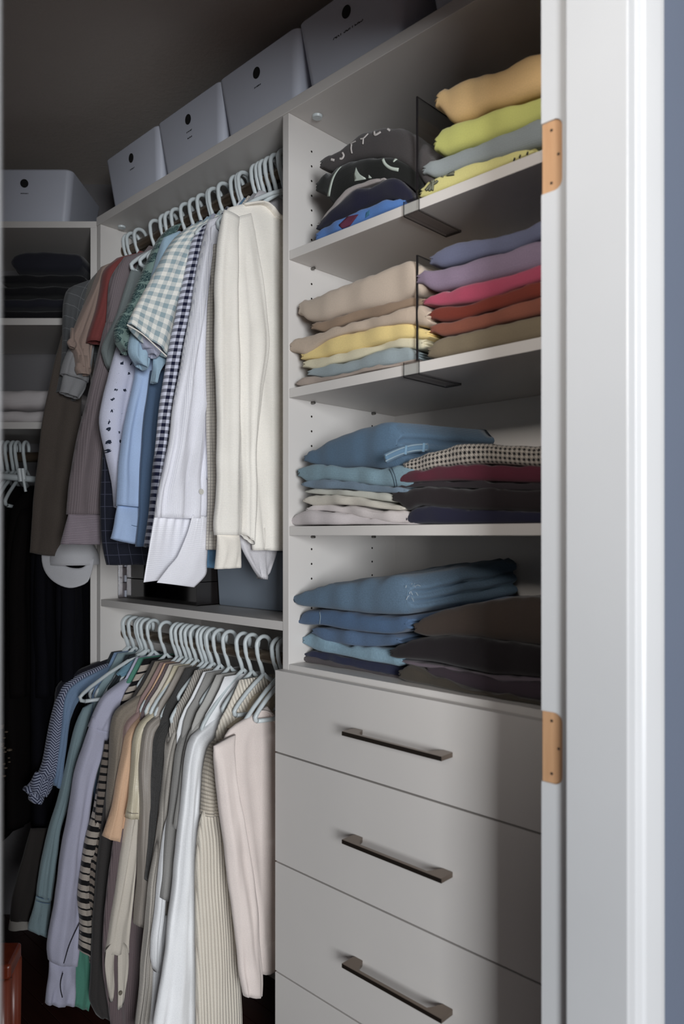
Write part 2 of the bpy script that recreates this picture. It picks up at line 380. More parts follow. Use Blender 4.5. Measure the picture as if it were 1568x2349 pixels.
def make_bin(label, loc, rz, words):
    global proto
    r_ = thing('storage_bin', label, 'bin', loc, rz, 'white bins on the top shelves')
    if proto is None:
        b = mesh('bin_body', bv_, bf_, M['bin'], r_); auto(b, 40)
        hm = MB().prism(arc(0, .118, .0118, 0, 345, 23), lambda a, bb, t: (a, bin_front_y(bb)-.0007-t, bb), .0006).build('handle_hole', M['black'], r_)
        proto = (b, hm)
    else:
        for q in proto: c = q.copy(); COL.objects.link(c); c.parent = r_
    lb = MB(); rnd = random.Random(label)
    if words:
        cu_ = bpy.data.curves.new('txt', 'FONT'); cu_.body = words; cu_.size = .0135; cu_.align_x = 'CENTER'; cu_.extrude = .0001; cu_.offset = .0003
        to = bpy.data.objects.new('txt', cu_); COL.objects.link(to); dg = bpy.context.evaluated_depsgraph_get(); me = bpy.data.meshes.new_from_object(to.evaluated_get(dg))
        bpy.data.objects.remove(to); me.materials.clear(); me.materials.append(M['black'])
        o = bpy.data.objects.new('printed_word', me); COL.objects.link(o); o.parent = r_; o.rotation_euler = (math.pi/2-.115, 0, 0); o.location = (0, bin_front_y(.083)-.0008, .083)
    else:      # words too small to read in the photograph: short broken dark strokes
        for k in range(6):
            x0 = -.012+k*.004; hgt_ = .0034
            lb.box(x0, x0+.0012, bin_front_y(.09)-.0006, bin_front_y(.09)-.0002, .0886, .0886+hgt_)
            lb.box(x0, x0+.0030, bin_front_y(.09)-.0006, bin_front_y(.09)-.0002, .0886+hgt_*rnd.random()*.8, .0886+hgt_*.3+hgt_*.7*rnd.random())
        if 'two' in label:
            for k in range(5): x0 = -.010+k*.004; lb.box(x0, x0+.0026, bin_front_y(.075)-.0006, bin_front_y(.075)-.0002, .0740, .0770-.001*(k % 2))
        lb.build('printed_word', M['black'], r_)
    return r_
ZB = z(.9156)
make_bin('white storage bin on the top shelf, first in its row beside the dark corner', (-.660, .008, ZB), 0, None)
make_bin('white storage bin with two short lines of print, second from the corner', (-.388, .008, ZB), 0, None)
make_bin('white storage bin straddling left of the tower divider, third from the corner', (-.121, .008, ZB), 0, None)
make_bin('white storage bin printed ART SUPPLIES above the tower', (.157, .008, ZB), 0, 'ART SUPPLIES')
make_bin('white storage bin cut by the top frame edge, right of ART SUPPLIES', (.484, .008, ZB), 0, None)
pq = onD(65, 505, 2.166); lx = float((pq[:2]-O) @ r2)
make_bin('bluish white storage bin alone on the corner unit at far left', (*diag(lx-.012, .014), z(.9062)), YAW, None)
# grey bin and acrylic organisers on the middle shelf of the hanging bay
zms = z(zm1)+.0006
a_ = onZ(645, 1403, zms); b_ = onZ(500, 1388, zms)
def tbox(name, x0, x1, y0, y1, z0, z1, tp, m, parent=None):
    V = [(x0, y0, z0), (x1, y0, z0), (x1, y1, z0), (x0, y1, z0), (x0-tp, y0-tp*.6, z1), (x1+tp, y0-tp*.6, z1), (x1+tp, y1, z1), (x0-tp, y1, z1)]
    mb = MB().add(V, [(3, 2, 1, 0), (4, 5, 6, 7), (0, 1, 5, 4), (1, 2, 6, 5), (2, 3, 7, 6), (3, 0, 4, 7)])
    o = mb.build(name, m, parent); q = o.modifiers.new('bevel', 'BEVEL'); q.width = .004; q.segments = 3; return o
gb = thing('grey_bin', 'blue grey plastic bin on the middle shelf behind the cream sweater hem', 'bin', (0, 0, 0))
yb = (a_[1]+b_[1])/2
tbox('bin_body', b_[0], -.031, yb, DEP-.03, zms, zms+.145, .008, plain('grey_bin_plastic', (128, 138, 150), .4), gb)
tbox('lid', b_[0]-.006, -.028, yb-.006, DEP-.028, zms+.1452, zms+.155, 0, plain('grey_lid_plastic', (140, 148, 158), .4), gb)
q0 = onZ(283, 1367, zms); q1 = onZ(325, 1371, zms); q2 = onZ(478, 1388, zms)
def org(name, label, x0, x1, y0, y1, n, hgt, mat, edge):
    r_ = thing(name, label, 'organizer', (0, 0, 0))
    for k in range(n):
        zz = zms+k*hgt
        MB().box(x0, x1, y0, y0+.002, zz+.002, zz+hgt-.003).build('drawer', mat, r_)
        fr = MB().box(x0-.002, x1+.002, y0+.0025, y1, zz, zz+.002).box(x0-.002, x0-.0002, y0, y1, zz, zz+hgt).box(x1+.0002, x1+.002, y0, y1, zz, zz+hgt)
        fr.build('case', edge, r_)
        MB().box(x0+.004, x1-.004, y0+.02, y1-.02, zz+.003, zz+hgt*.5).build('contents', M['dark'] if 'dark' in label else M['bin'], r_)
    MB().box(x0-.002, x1+.002, y0, y1, zms+n*hgt, zms+n*hgt+.002).build('top', edge, r_)
    return r_
org('drawer_organizer', 'clear two-drawer organizer on the middle shelf beside the bay side panel', XL+.012, q1[0]-.03, .05, .24, 3, .044, acrylic('frosted_drawer', (.7, .72, .72), .1), M['acrs'])
org('jewelry_box', 'dark glass-fronted box on the middle shelf behind the white cuff', q1[0]-.015, q2[0], .07, .26, 2, .06, acrylic('dark_glass', (.12, .11, .12), .08), plain('dark_box_lacquer', (30, 27, 27), .2))
# ================= ACRYLIC SHELF DIVIDERS =================
def divider(label, z_top, xpx, ytop, ybot):
    r_ = thing('shelf_divider', label, 'shelf divider', (0, 0, 0), group='acrylic shelf dividers')
    X = onY(xpx, ybot, -.004)[0]; zt = onY(xpx, ytop, -.004)[2]; zb = z(z_top)
    t = .0016
    MB().box(X-t, X+t, .004, .29, zb+.0035, zt).build('plate', M['acr'], r_)
    MB().box(X-t, X+t, .0015, .004, zb+.0035, zt).tube([(X, .004, zt), (X, .285, zt)], .0009, 6).build('plate_edge', M['acre'], r_)
    w0, w1 = X-.026, X+.009
    MB().box(w0, w1, -.0025, .14, zb+.0004, zb+.0030).build('foot', M['acrs'], r_)
    MB().box(w0, w1, -.0036, -.0026+.0018, zb-.0235, zb+.0030).build('clamp_face', M['acr'], r_)
    MB().box(w0, w1, -.003, .125, zb-.0235, zb-.0205).build('clamp_lip', M['acrs'], r_)
    ed = MB()
    for x_ in (w0, w1): ed.box(x_-.0006, x_+.0006, -.0042, -.003, zb-.0238, zb+.0032); ed.box(x_-.0006, x_+.0006, -.003, .125, zb-.0245, zb-.0230)
    ed.box(w0, w1, .1245, .126, zb-.0245, zb-.0200)
    ed.build('clamp_edge', acrylic('acrylic_rim', (.35, .34, .34), .25), r_)
divider('clear acrylic shelf divider on the upper shelf between graphic tees and yellow shirts', .6006, 951, 218, 458)
divider('clear acrylic shelf divider on the second shelf between beige stack and coloured trousers', .3094, 951, 583, 832)
# ================= HANGERS =================
def hanger_parts(hw, dr):
    hk = [(.0195, .004-.012)]+[(.0205*math.cos(a), .006+.0205*math.sin(a)) for a in np.linspace(0, math.pi, 12)]+[(-.0185, -.012), (-.0125, -.030), (-.006, -.046), (-.001, -.062)]
    hk = MB().tube([(0, a, b+.0105) for a, b in hk], [.004]+[.0052]*(len(hk)-1), 8)
    pts = [(0, 0, -.050)]
    for y_, z_ in [(-hw*p_, -.058-dr*q_) for p_, q_ in ((.10, .02), (.30, .17), (.60, .45), (.86, .74), (.96, .88), (1, .96), (.985, 1.05), (.93, 1.09))]: pts.append((0, y_, z_))
    left = pts[::-1]; right = [(0, -a[1], a[2]) for a in pts[1:]]
    bar = [(0, hw*(-.93+1.86*i/8), -.058-dr*1.09-.004*math.sin(math.pi*i/8)) for i in range(1, 8)]
    loop = left+right+bar[::-1]
    sb = MB().tube(loop+[loop[0]], .0052, 8)
    return hk, sb
hproto = {}
def hanger(X, zr, label, group, yaw=0, Y=RY, rz=0, kind='upper'):
    r_ = thing('clothes_hanger', label, 'hanger', (X, Y, zr+.0155-.006), rz+yaw, group)
    if kind not in hproto:
        hk, sb = hanger_parts(*{'upper': (.140, .095), 'lower': (.122, .118), 'wide': (.20, .1), 'slim': (.085, .072)}[kind])
        a = hk.build('hook', M['hang'], r_, smooth=True); b = sb.build('shoulder_bar', M['hang'], r_, smooth=True); hproto[kind] = (a, b)
    else:
        for q in hproto[kind]: c = q.copy(); COL.objects.link(c); c.parent = r_
    return r_
UPX = [275, 288, 302, 344, 365, 375, 390, 412, 423, 449, 472, 486, 502, 525, 539, 553, 574, 584, 593, 603, 617, 635]
LPX = [265, 271, 280, 291, 296, 307, 314, 320, 330, 363, 389, 394, 406, 421, 427, 438, 446, 457, 468, 476, 486, 508, 539, 547, 559, 586, 616, 634]
GX = {'upper': [-.105, -.135, -.155, -.175, -.205, -.255, -.285, -.31, -.335, -.375, -.40, -.46, -.50, -.545, -.60, -.65, -.70, -.735, -.775],
      'lower': [-.13, -.205, -.262, -.295, -.335, -.385, -.425, -.455, -.48, -.50, -.525, -.57, -.625, -.665, -.72, -.765, -.785, -.80]}
USED = set()
ORD = ['nearest', 'second', 'third', 'fourth', 'fifth', 'sixth', 'seventh', 'eighth', 'ninth', 'tenth', 'eleventh', 'twelfth', 'thirteenth', 'fourteenth', 'fifteenth', 'sixteenth', 'seventeenth', 'eighteenth', 'nineteenth', 'twentieth', 'twenty-first', 'twenty-second', 'twenty-third', 'twenty-fourth', 'twenty-fifth', 'twenty-sixth', 'twenty-seventh', 'twenty-eighth', 'twenty-ninth']
for zr, PX, yy_, row in ((z(RU), UPX+[652], 430, 'upper'), (z(RL), LPX, 1490, 'lower')):
    for i, px in enumerate(PX[::-1]):
        X = -.105 if px == 652 else onY(px+3, yy_, RY-.020)[0]
        X = max(X, XL+.012)
        near = min(GX[row], key=lambda g_: abs(g_-X)); k_ = row
        if abs(near-X) < (.021 if row == 'upper' else .014) and (row, near) not in USED: X = near; USED.add((row, near))
        else: k_ = 'slim'
        hanger(X, zr, 'white plastic tube hanger on the %s rod, %s hook counted from the drawer tower' % (row, ORD[i]), 'white hangers on the %s rod' % row, random.uniform(-.03, .03), kind=k_)
for i, lx in enumerate((-.255, -.280, -.293, -.310, -.326)):
    q = diag(lx, .12)
    hanger(q[0], z(.238), 'white hanger in the corner unit, %s hook counted from the side panel' % ORD[i], 'hangers in the corner unit', 0, Y=q[1], rz=YAW)
hanger(-.70, z(RL), 'bare white hanger whose bright curved tip shows left of the lavender shoulder', 'white hangers on the lower rod', 0, kind='wide')
# ================= HANGING CLOTHES =================
def cloth_tube(name, pairs, X, m, parent=None, th=.012, fold=.006, nf=2.2, seed=0, seg=.014, hollow=True, closed_top=True, warp=.004, plane='px', cross=36, tilt=0, creases=1.0):
    """tube of cloth between two edge lines in the garment's own upright plane (Y,Z at X)"""
    rnd = random.Random(seed+hash(name) % 1000 if False else seed)
    if plane == 'px': E = [(*onX(a[0], a[1], X)[1:], *onX(b[0], b[1], X)[1:]) for a, b in pairs]
    else: E = [(a[0], a[1], b[0], b[1]) for a, b in pairs]
    E = np.array(E, float)
    mid = np.c_[(E[:, 0]+E[:, 2])/2, (E[:, 1]+E[:, 3])/2]; Ln = np.linalg.norm(np.diff(mid, axis=0), axis=1).sum()
    N = int(min(110, max(10, Ln/seg)))
    R = cr(np.c_[mid, E], N)[:, 2:]
    V = []; UV = []; ph = [rnd.uniform(0, 9) for _ in range(4)]; acc = 0; pm = None
    rings = []
    def ring(a, b, s, sc=1, dz=0, thk=None):
        c = (a+b)/2; hw = (b-a)/2*sc; wd = np.linalg.norm(b-a)
        st = len(V); grow = min(1, s*N*seg/.10)*(.5+.5*min(1, s*1.6))
        T = (thk or th)
        for k in range(cross):
            an = 2*math.pi*k/cross; ca, sa = math.cos(an), math.sin(an)
            v = math.copysign(abs(ca)**.8, ca); t = math.copysign(abs(sa)**.75, sa)
            y, z_ = c+hw*v
            u_m = v*wd/2; kk = nf/max(wd, .04)
            fd = math.sin(2*math.pi*(kk*u_m+ph[0]+.35*math.sin(3*s+ph[1])))*.65+math.sin(2*math.pi*(kk*1.9*u_m+ph[2]+.5*s))*.35
            cre = nz(y*14+ph[3], z_*9+ph[1], X*20)*1.2+nz(y*40, z_*22, ph[2])*.45
            edge = 1-.55*abs(v)**4
            dx = fold*fd*grow*edge+warp*cre*creases*(.4+.6*grow)
            wob = warp*.8*nz(ph[0]+v*2, z_*7, ph[3])*(1 if s > .03 else 0)
            V.append((X+T*t*sc+dx+tilt*(s), y+wob, z_+dz+warp*.5*nz(y*20, ph[1], s*3)*(s > .9)))
            UV.append((u_m+.0*t, acc))
        rings.append(st)
    for i in range(N):
        a, b = R[i, :2], R[i, 2:]; m_ = (a+b)/2
        if pm is not None: acc += np.linalg.norm(m_-pm)
        pm = m_
        s = i/(N-1)
        tt = th*(.45+.55*min(1, s*N*seg/.05)) if closed_top else th
        ring(a, b, s, 1, 0, tt)
    a, b = R[-1, :2], R[-1, 2:]
    if hollow:
        d_ = (R[-2, :2]+R[-2, 2:]-a-b)/2; d_ = d_/(np.linalg.norm(d_)+1e-9)
        for q, sc in ((.001, .93), (.02, .85), (.05, .80)):
            ring(a+d_*q, b+d_*q, 1, sc, 0, th*.8)
    n = cross; Fc = []
    for i in range(len(rings)-1):
        for k in range(n): Fc.append((rings[i]+k, rings[i]+(k+1) % n, rings[i+1]+(k+1) % n, rings[i+1]+k))
    Fc.append(tuple(range(n))[::-1]); Fc.append(tuple(rings[-1]+k for k in range(n)))
    return mesh(name, V, Fc, m, parent, True, uv=UV)
def autobody(X, zr, hem, m, parent, w=.40, th=.010, fold=.006, seed=1, w2=None, nf=3):
    """plain back-and-front body hung on the hanger"""
    n = zr-.056; c = RY; w2 = w2 or w; dp = .035 if zr < 1.3 else .01
    rows = [((c-.055, n+.004), (c+.055, n+.004)), ((c-.085, n-.035-dp*.3), (c+.10, n-.022)), ((c-.115, n-.060-dp*.7), (c+.155, n-.052)), ((c-.130, n-.095-dp), (c+.185, n-.085)),
            ((c-.128, n-.19), (c+w/2, n-.17)), ((c-.12, (n+hem)/2), (c+w/2, (n+hem)/2)), ((c-.115, hem), (c+w2/2, hem))]
    return cloth_tube('body', rows, X, m, parent, th, fold, nf, seed, plane='yz', seg=.022, cross=28)
def button(px, py, X, r, m, parent, dx=.012):
    q = onX(px, py, X+dx)
    mb = MB().tube([(q[0], q[1], q[2]), (q[0]+.0018, q[1], q[2])], r, 14)
    b = mb.build('button', m, parent)
    return b
def seam(pts, X, m, parent, r=.0009, name='seam', dx=.012):
    P_ = cr(np.array([onX(a, b, X+dx) for a, b in pts])[:, [1, 2, 0]], max(6, len(pts)*5))
    return MB().tube([(p[2], p[0], p[1]) for p in P_], r, 6).build(name, m, parent, smooth=True)
GS = 0
def garment(name, label, cat, X, m, parts, hem=None, zr=None, group=None, bm_=None, **bk):
    """parts: (part name, pairs, options)"""
    global GS; GS += 1
    root = thing(name, label, cat, (0, 0, 0), 0, group)
    if hem is not None: autobody(X, zr, hem, bm_ or m, root, seed=GS*3, **bk)
    for k, p_ in enumerate(parts):
        nm, prs, o = p_[0], p_[1], dict(p_[2]) if len(p_) > 2 else {}
        mm = o.pop('m', m); xx = X+o.pop('dx', 0); o.setdefault('seed', GS*7+k)
        cloth_tube(nm, prs, xx, mm, root, **o)
    return root
ZU, ZL = z(RU), z(RL)
Fb = fabric
M['pearl'] = plain('pearl_button', (200, 198, 190), .25)
def PR(*a):      # y-rows: (y, xl, xr)
    return [((xl, y), (xr, y)) for y, xl, xr in a]
# ---- upper rod, nearest first ----
cream = Fb('cream_fine_rib_knit', (240, 236, 228), (228, 222, 211), 'ribh', .0034, bump=.2)
cream2 = Fb('cream_jersey', (236, 230, 220))
g = garment('sweater', 'cream fine-ribbed long-sleeved sweater, nearest on the upper rod', 'sweater', -.105, cream, [
    ('body', [((560, 467), (598, 462)), ((530, 474), (622, 474)), ((512, 488), (640, 492)), ((520, 560), (664, 530)), ((545, 720), (690, 720)), ((556, 900), (690, 900)), ((562, 1100), (690, 1100)), ((580, 1262), (690, 1264))], dict(th=.016, fold=.008, nf=3, m=cream)),
    ('front_fold', [((538, 500), (575, 490)), ((538, 600), (592, 600)), ((540, 700), (606, 700)), ((543, 790), (617, 795)), ((548, 880), (600, 890)), ((552, 1000), (588, 1010)), ((554, 1120), (586, 1120)), ((553, 1225), (584, 1250))], dict(dx=.016, th=.013, fold=.004, m=cream)),
    ('sleeve', [((513, 482), (548, 500)), ((503, 540), (545, 560)), ((495, 650), (545, 650)), ((494, 800), (546, 800)), ((496, 950), (547, 950)), ((497, 1100), (549, 1100)), ((494, 1200), (554, 1200)), ((496, 1228), (550, 1228))], dict(dx=.026, th=.015, fold=.004, nf=1.4, m=cream, hollow=False)),
    ('cuff', [((497, 1226), (548, 1226)), ((497, 1260), (551, 1262)), ((493, 1306), (551, 1302))], dict(dx=.026, th=.013, fold=.002, m=cream2)),
    ('collar', [((560, 466), (564, 472)), ((600, 462), (604, 469)), ((622, 474), (619, 481)), ((640, 496), (634, 501)), ((668, 505), (668, 512))], dict(dx=.012, th=.012, fold=0, warp=.001, m=cream2))])
silver = Fb('pale_grey_satin', (206, 204, 208), rough=.45, sheen=.05, spec=.5)
garment('blouse', 'pale grey satin blouse with curved hem showing below the cream sweater', 'blouse', -.135, silver, [
    ('hem', [((548, 1200), (640, 1200)), ((552, 1250), (634, 1262)), ((575, 1300), (622, 1300)), ((596, 1328), (610, 1330))], dict(th=.010, fold=.006, seg=.008))], hem=z(0.0), zr=ZU)
greyk = Fb('grey_sweatshirt_jersey', (150, 150, 154))
garment('sweatshirt', 'grey sweatshirt whose folded collar shows beside the tower, behind the cream sweater', 'sweatshirt', -.155, greyk, [
    ('collar', [((612, 452), (648, 448)), ((600, 466), (652, 464)), ((598, 478), (654, 480)), ((620, 500), (660, 510))], dict(th=.012, fold=.003, dx=.01))], hem=z(.05), zr=ZU)
gridw = Fb('off_white_grid_cotton', (214, 208, 198), (150, 144, 140), 'check', .007)
g = garment('grid_shirt', 'off-white shirt with thin grey grid, thin strip between white shirt and cream sweater', 'shirt', -.175, gridw, [
    ('front_placket', PR((560, 490, 506), (700, 478, 504), (900, 474, 504), (1100, 476, 502), (1262, 474, 500)), dict(th=.008, fold=.003))], hem=z(.02), zr=ZU)
button(484, 1223, -.175, .0042, M['pearl'], g, .012)
mblue = Fb('mid_blue_cotton', (88, 124, 154))
garment('blue_tee', 'mid-blue top with only its hem showing under the off-white grid shirt', 'shirt', -.19, mblue, [
    ('hem', PR((1225, 474, 520), (1262, 472, 518), (1303, 470, 516)), dict(th=.007, fold=.003, dx=-.004, seg=.007))], hem=z(0.03), zr=ZU)
white = Fb('white_dress_shirt_cotton', (236, 236, 242), (212, 212, 222), 'vstripe', .0022, rough=.6, sheen=.05, bump=.15)
white2 = Fb('white_cuff_cotton', (240, 240, 246), (226, 226, 234), 'hstripe', .004, rough=.6, bump=.15)
g = garment('dress_shirt', 'white striped dress shirt with an open unbuttoned cuff, lowest hanging on the upper rod', 'shirt', -.205, white, [
    ('sleeve', [((478, 506), (500, 498)), ((467, 550), (498, 555)), ((452, 640), (496, 660)), ((431, 755), (492, 780)), ((415, 840), (497, 850)), ((401, 920), (500, 905)), ((388, 990), (488, 960)), ((375, 1070), (481, 1050)), ((364, 1140), (478, 1150)), ((356, 1186), (476, 1190))], dict(th=.018, fold=.012, nf=3, warp=.007, hollow=False, cross=48)),
    ('front_placket', [((484, 520), (500, 510)), ((478, 640), (500, 640)), ((474, 760), (500, 780)), ((482, 850), (502, 850)), ((488, 920), (499, 910)), ((478, 980), (490, 990)), ((474, 1100), (486, 1100))], dict(dx=.018, th=.006, fold=.002, warp=.002))], hem=z(.02), zr=ZU)
# the folded-open cuff: back leaf and front leaf curling over
def leaf(name, pts_fn, m, parent, nu=16, nv=24, th=.0014):
    V = []; UV = []
    for j in range(nv+1):
        for i in range(nu+1):
            p_ = pts_fn(i/nu, j/nv); V.append(p_[:3]); UV.append((p_[3], p_[4]))
    Fc = [(j*(nu+1)+i, j*(nu+1)+i+1, (j+1)*(nu+1)+i+1, (j+1)*(nu+1)+i) for j in range(nv) for i in range(nu)]
    o = mesh(name, V, Fc, m, parent, True, uv=UV); md = o.modifiers.new('thickness', 'SOLIDIFY'); md.thickness = th; return o
def quadleaf(name, L_, R_, X, m, parent, bow=0, gather=0, xs=None, **k):
    """leaf between a left and a right edge line, bowed out of its plane"""
    La = cr(np.array([onX(*a, X)[1:] for a in L_]), 25); Ra = cr(np.array([onX(*a, X)[1:] for a in R_]), 25)
    ln = np.linalg.norm(La[0]-La[-1])
    def f(u, v):
        a = La[int(round(v*24))]; b = Ra[int(round(v*24))]; y_, z_ = a+(b-a)*u
        bx = bow*math.sin(math.pi*u)*(.3+.7*v)+gather*math.sin(u*40)*(1-v)**3+(xs(u, v) if xs else 0)+.0015*nz(u*3, v*3, X*9)
        return (X+bx, y_, z_, (u-.5)*np.linalg.norm(b-a), v*ln)
    return leaf(name, f, m, parent, **k)
quadleaf('cuff', [(356, 1186), (345, 1250), (331, 1336)], [(477, 1192), (473, 1270), (471, 1322)], -.207, white2, g, bow=-.012, gather=.003, nu=28,
         xs=lambda u, v: -.004)
quadleaf('cuff', [(441, 1180), (430, 1220), (405, 1275), (383, 1300), (352, 1336)], [(478, 1186), (476, 1240), (473, 1290), (471, 1318), (444, 1347)], -.185, white2, g, bow=.006, gather=.002, xs=lambda u, v: .012*(1-u)*v*v)
button(461, 1128, -.205, .0062, M['pearl'], g, .024)
navyg = Fb('navy_gingham', (214, 216, 232), (14, 18, 46), 'gingham', .0158, bump=.15)
garment('gingham_shirt', 'navy and white gingham shirt, long narrow sleeve left of the white shirt', 'shirt', -.255, navyg, [
    ('sleeve', [((458, 522), (487, 505)), ((442, 550), (476, 555)), ((422, 647), (456, 650)), ((395, 770), (430, 775)), ((371, 908), (406, 912)), ((362, 980), (394, 985)), ((354, 1056), (382, 1060)), ((348, 1130), (370, 1135)), ((344, 1180), (364, 1185)), ((334, 1254), (350, 1258))], dict(th=.014, fold=.003, nf=1.3, warp=.003))], hem=z(0.01), zr=ZU, fold=.004)
sageg = Fb('sage_gingham', (236, 234, 226), (150, 168, 174), 'gingham', .0225, bump=.15, rough=.8)
g = garment('short_sleeve_shirt', 'sage and cream gingham short-sleeved shirt, wide sleeve in the middle of the upper rod', 'shirt', -.285, sageg, [
    ('sleeve', [((432, 520), (488, 498)), ((402, 545), (468, 528)), ((378, 580), (442, 590)), ((352, 628), (430, 640)), ((325, 678), (414, 700)), ((306, 712), (402, 760)), ((291, 744), (388, 822))], dict(th=.020, fold=.005, nf=1.4, warp=.004, cross=40))], hem=z(.02), zr=ZU)
seam([(291, 745), (326, 766), (358, 795), (387, 822)], -.285, cream2, g, .0016, 'sleeve_hem', .018)
paleb = Fb('pale_blue_cotton', (158, 184, 202)); dkblue = Fb('dusk_blue_cotton', (84, 112, 146)); lav0 = Fb('grey_lilac_cotton', (176, 178, 196))
g = garment('lilac_shirt', 'grey-lilac short sleeve with turned cuff peeking under the sage gingham', 'shirt', -.31, lav0, [
    ('sleeve', [((330, 740), (385, 745)), ((322, 770), (378, 785)), ((332, 800), (366, 812))], dict(th=.018, fold=.004)),
    ('cuff', [((340, 783), (372, 800)), ((336, 790), (366, 812)), ((345, 812), (356, 822))], dict(th=.016, fold=.002, dx=.004))], hem=z(.02), zr=ZU)
garment('sky_shirt', 'light blue shirt with a drooping pointed sleeve cuff below the sage gingham', 'shirt', -.32, paleb, [
    ('sleeve', [((352, 800), (386, 800)), ((350, 830), (384, 828)), ((351, 850), (366, 850)), ((350, 878), (357, 880))], dict(th=.012, fold=.003, seg=.008))], hem=z(.0), zr=ZU)
g = garment('pale_blue_shirt', 'pale blue short-sleeved shirt, loose open cuff hanging over the blue oxford', 'shirt', -.335, paleb, [
    ('sleeve', [((375, 545), (412, 530)), ((352, 620), (390, 620)), ((330, 700), (365, 700)), ((308, 752), (352, 760)), ((296, 790), (346, 800)), ((300, 815), (342, 838)), ((318, 835), (335, 850))], dict(th=.018, fold=.004, seg=.009))], hem=z(.02), zr=ZU)
leafm = Fb('dark_green_leaf_print', (120, 142, 136), (34, 60, 64), 'leaf', .022, bump=.15)
garment('leaf_print_shirt', 'dark green leaf-print short-sleeved shirt behind the sage gingham', 'shirt', -.375, leafm, [
    ('sleeve', [((392, 520), (416, 512)), ((368, 545), (396, 545)), ((345, 590), (378, 600)), ((322, 640), (352, 655)), ((297, 695), (330, 710)), ((270, 735), (318, 745)), ((262, 762), (308, 780)), ((270, 785), (300, 808)), ((284, 806), (294, 815))], dict(th=.020, fold=.005, nf=1.6, warp=.006))], hem=z(.05), zr=ZU)
ox = Fb('light_blue_oxford', (170, 192, 226), bump=.15); ox2 = Fb('denim_blue_cotton', (74, 94, 120))
garment('slate_blue_shirt', 'slate blue long sleeve in shade between light blue oxford and navy gingham', 'shirt', -.365, ox2, [
    ('sleeve', PR((850, 345, 392), (950, 330, 384), (1050, 325, 372), (1150, 320, 362), (1254, 312, 350)), dict(th=.012, fold=.004))], hem=z(.0), zr=ZU)
oxw = g = garment('oxford_shirt', 'light blue oxford shirt with buttoned cuff, brightly lit on its left edge', 'shirt', -.40, ox, [
    ('sleeve', [((362, 560), (400, 545)), ((330, 680), (366, 690)), ((318, 800), (368, 800)), ((309, 870), (362, 870)), ((296, 930), (350, 950)), ((284, 990), (345, 1000)), ((275, 1050), (342, 1060)), ((271, 1110), (340, 1120)), ((269, 1160), (338, 1165))], dict(th=.020, fold=.007, nf=1.8, hollow=False)),
    ('cuff', [((270, 1158), (338, 1163)), ((263, 1200), (334, 1210)), ((254, 1236), (325, 1252))], dict(th=.017, fold=.002))], hem=z(.03), zr=ZU)
seam([(270, 1159), (300, 1162), (337, 1166)], -.40, ox2, g, .0008, 'cuff_seam', .019)
seam([(298, 1204), (314, 1208)], -.40, ox2, g, .0007, 'buttonhole', .018)
spr = Fb('white_sprig_print_cotton', (206, 208, 226), (36, 44, 62), 'sprig', .024, bump=.15)
garment('sprig_shirt', 'white shirt with small dark sprig print, left of the light blue oxford', 'shirt', -.46, spr, [
    ('sleeve', [((345, 600), (372, 600)), ((300, 720), (340, 725)), ((268, 800), (330, 800)), ((252, 860), (320, 870)), ((238, 910), (312, 920)), ((230, 965), (304, 970)), ((240, 1030), (296, 1030)), ((254, 1090), (288, 1100)), ((266, 1160), (284, 1170))], dict(th=.020, fold=.006, nf=1.6))], hem=z(.05), zr=ZU)
plaid = Fb('navy_windowpane_wool', (24, 27, 40), (66, 68, 84), 'plaid', .030)
garment('windowpane_shirt', 'very dark navy windowpane shirt with hem above the clear organizer', 'shirt', -.50, plaid, [
    ('body', PR((940, 246, 330), (1060, 234, 338), (1150, 230, 340), (1240, 232, 342), (1296, 242, 346)), dict(th=.014, fold=.004, nf=3))], hem=z(.02), zr=ZU)
tin = Fb('grey_green_seersucker', (120, 128, 128))
garment('tank_top', 'small grey-green short sleeve with looped open cuff beside the brown striped shirt', 'shirt', -.545, tin, [
    ('sleeve', [((300, 620), (330, 615)), ((268, 720), (300, 720)), ((240, 780), (276, 780)), ((234, 806), (264, 815)), ((244, 838), (258, 845)), ((252, 850), (256, 852))], dict(th=.012, fold=.003))], hem=z(.1), zr=ZU)
mush = Fb('mushroom_pinstripe_cotton', (128, 117, 120), (112, 102, 105), 'vstripe', .0042); mush2 = Fb('mushroom_cross_stripe', (158, 146, 154), (118, 108, 116), 'hstripe', .0042)
garment('pinstripe_shirt', 'mushroom-brown pinstriped shirt with long sleeve and horizontal-striped cuff', 'shirt', -.60, mush, [
    ('shoulder', [((285, 590), (345, 575)), ((256, 640), (340, 640)), ((246, 720), (318, 720)), ((238, 800), (290, 800)), ((222, 880), (262, 880))], dict(th=.022, fold=.005)),
    ('sleeve', [((243, 740), (285, 740)), ((222, 830), (268, 830)), ((204, 910), (248, 910)), ((188, 970), (242, 970)), ((172, 1040), (238, 1040)), ((160, 1110), (236, 1120)), ((156, 1180), (232, 1180))], dict(th=.022, fold=.007, nf=2, dx=.008, hollow=False)),
    ('cuff', [((157, 1178), (232, 1180)), ((148, 1215), (230, 1220)), ((140, 1248), (226, 1250))], dict(th=.018, fold=.003, m=mush2, dx=.008))], hem=z(.08), zr=ZU)
brick = Fb('brick_red_jersey', (128, 66, 64))
garment('brick_tee', 'brick red short-sleeved top with round open sleeve', 'shirt', -.65, brick, [
    ('sleeve', [((268, 592), (312, 582)), ((240, 618), (276, 605)), ((232, 660), (262, 660)), ((222, 710), (254, 715)), ((207, 760), (244, 770)), ((203, 782), (240, 790))], dict(th=.024, fold=.003))], hem=z(.1), zr=ZU)
nude = Fb('dusty_beige_ruched_cotton', (158, 138, 128))
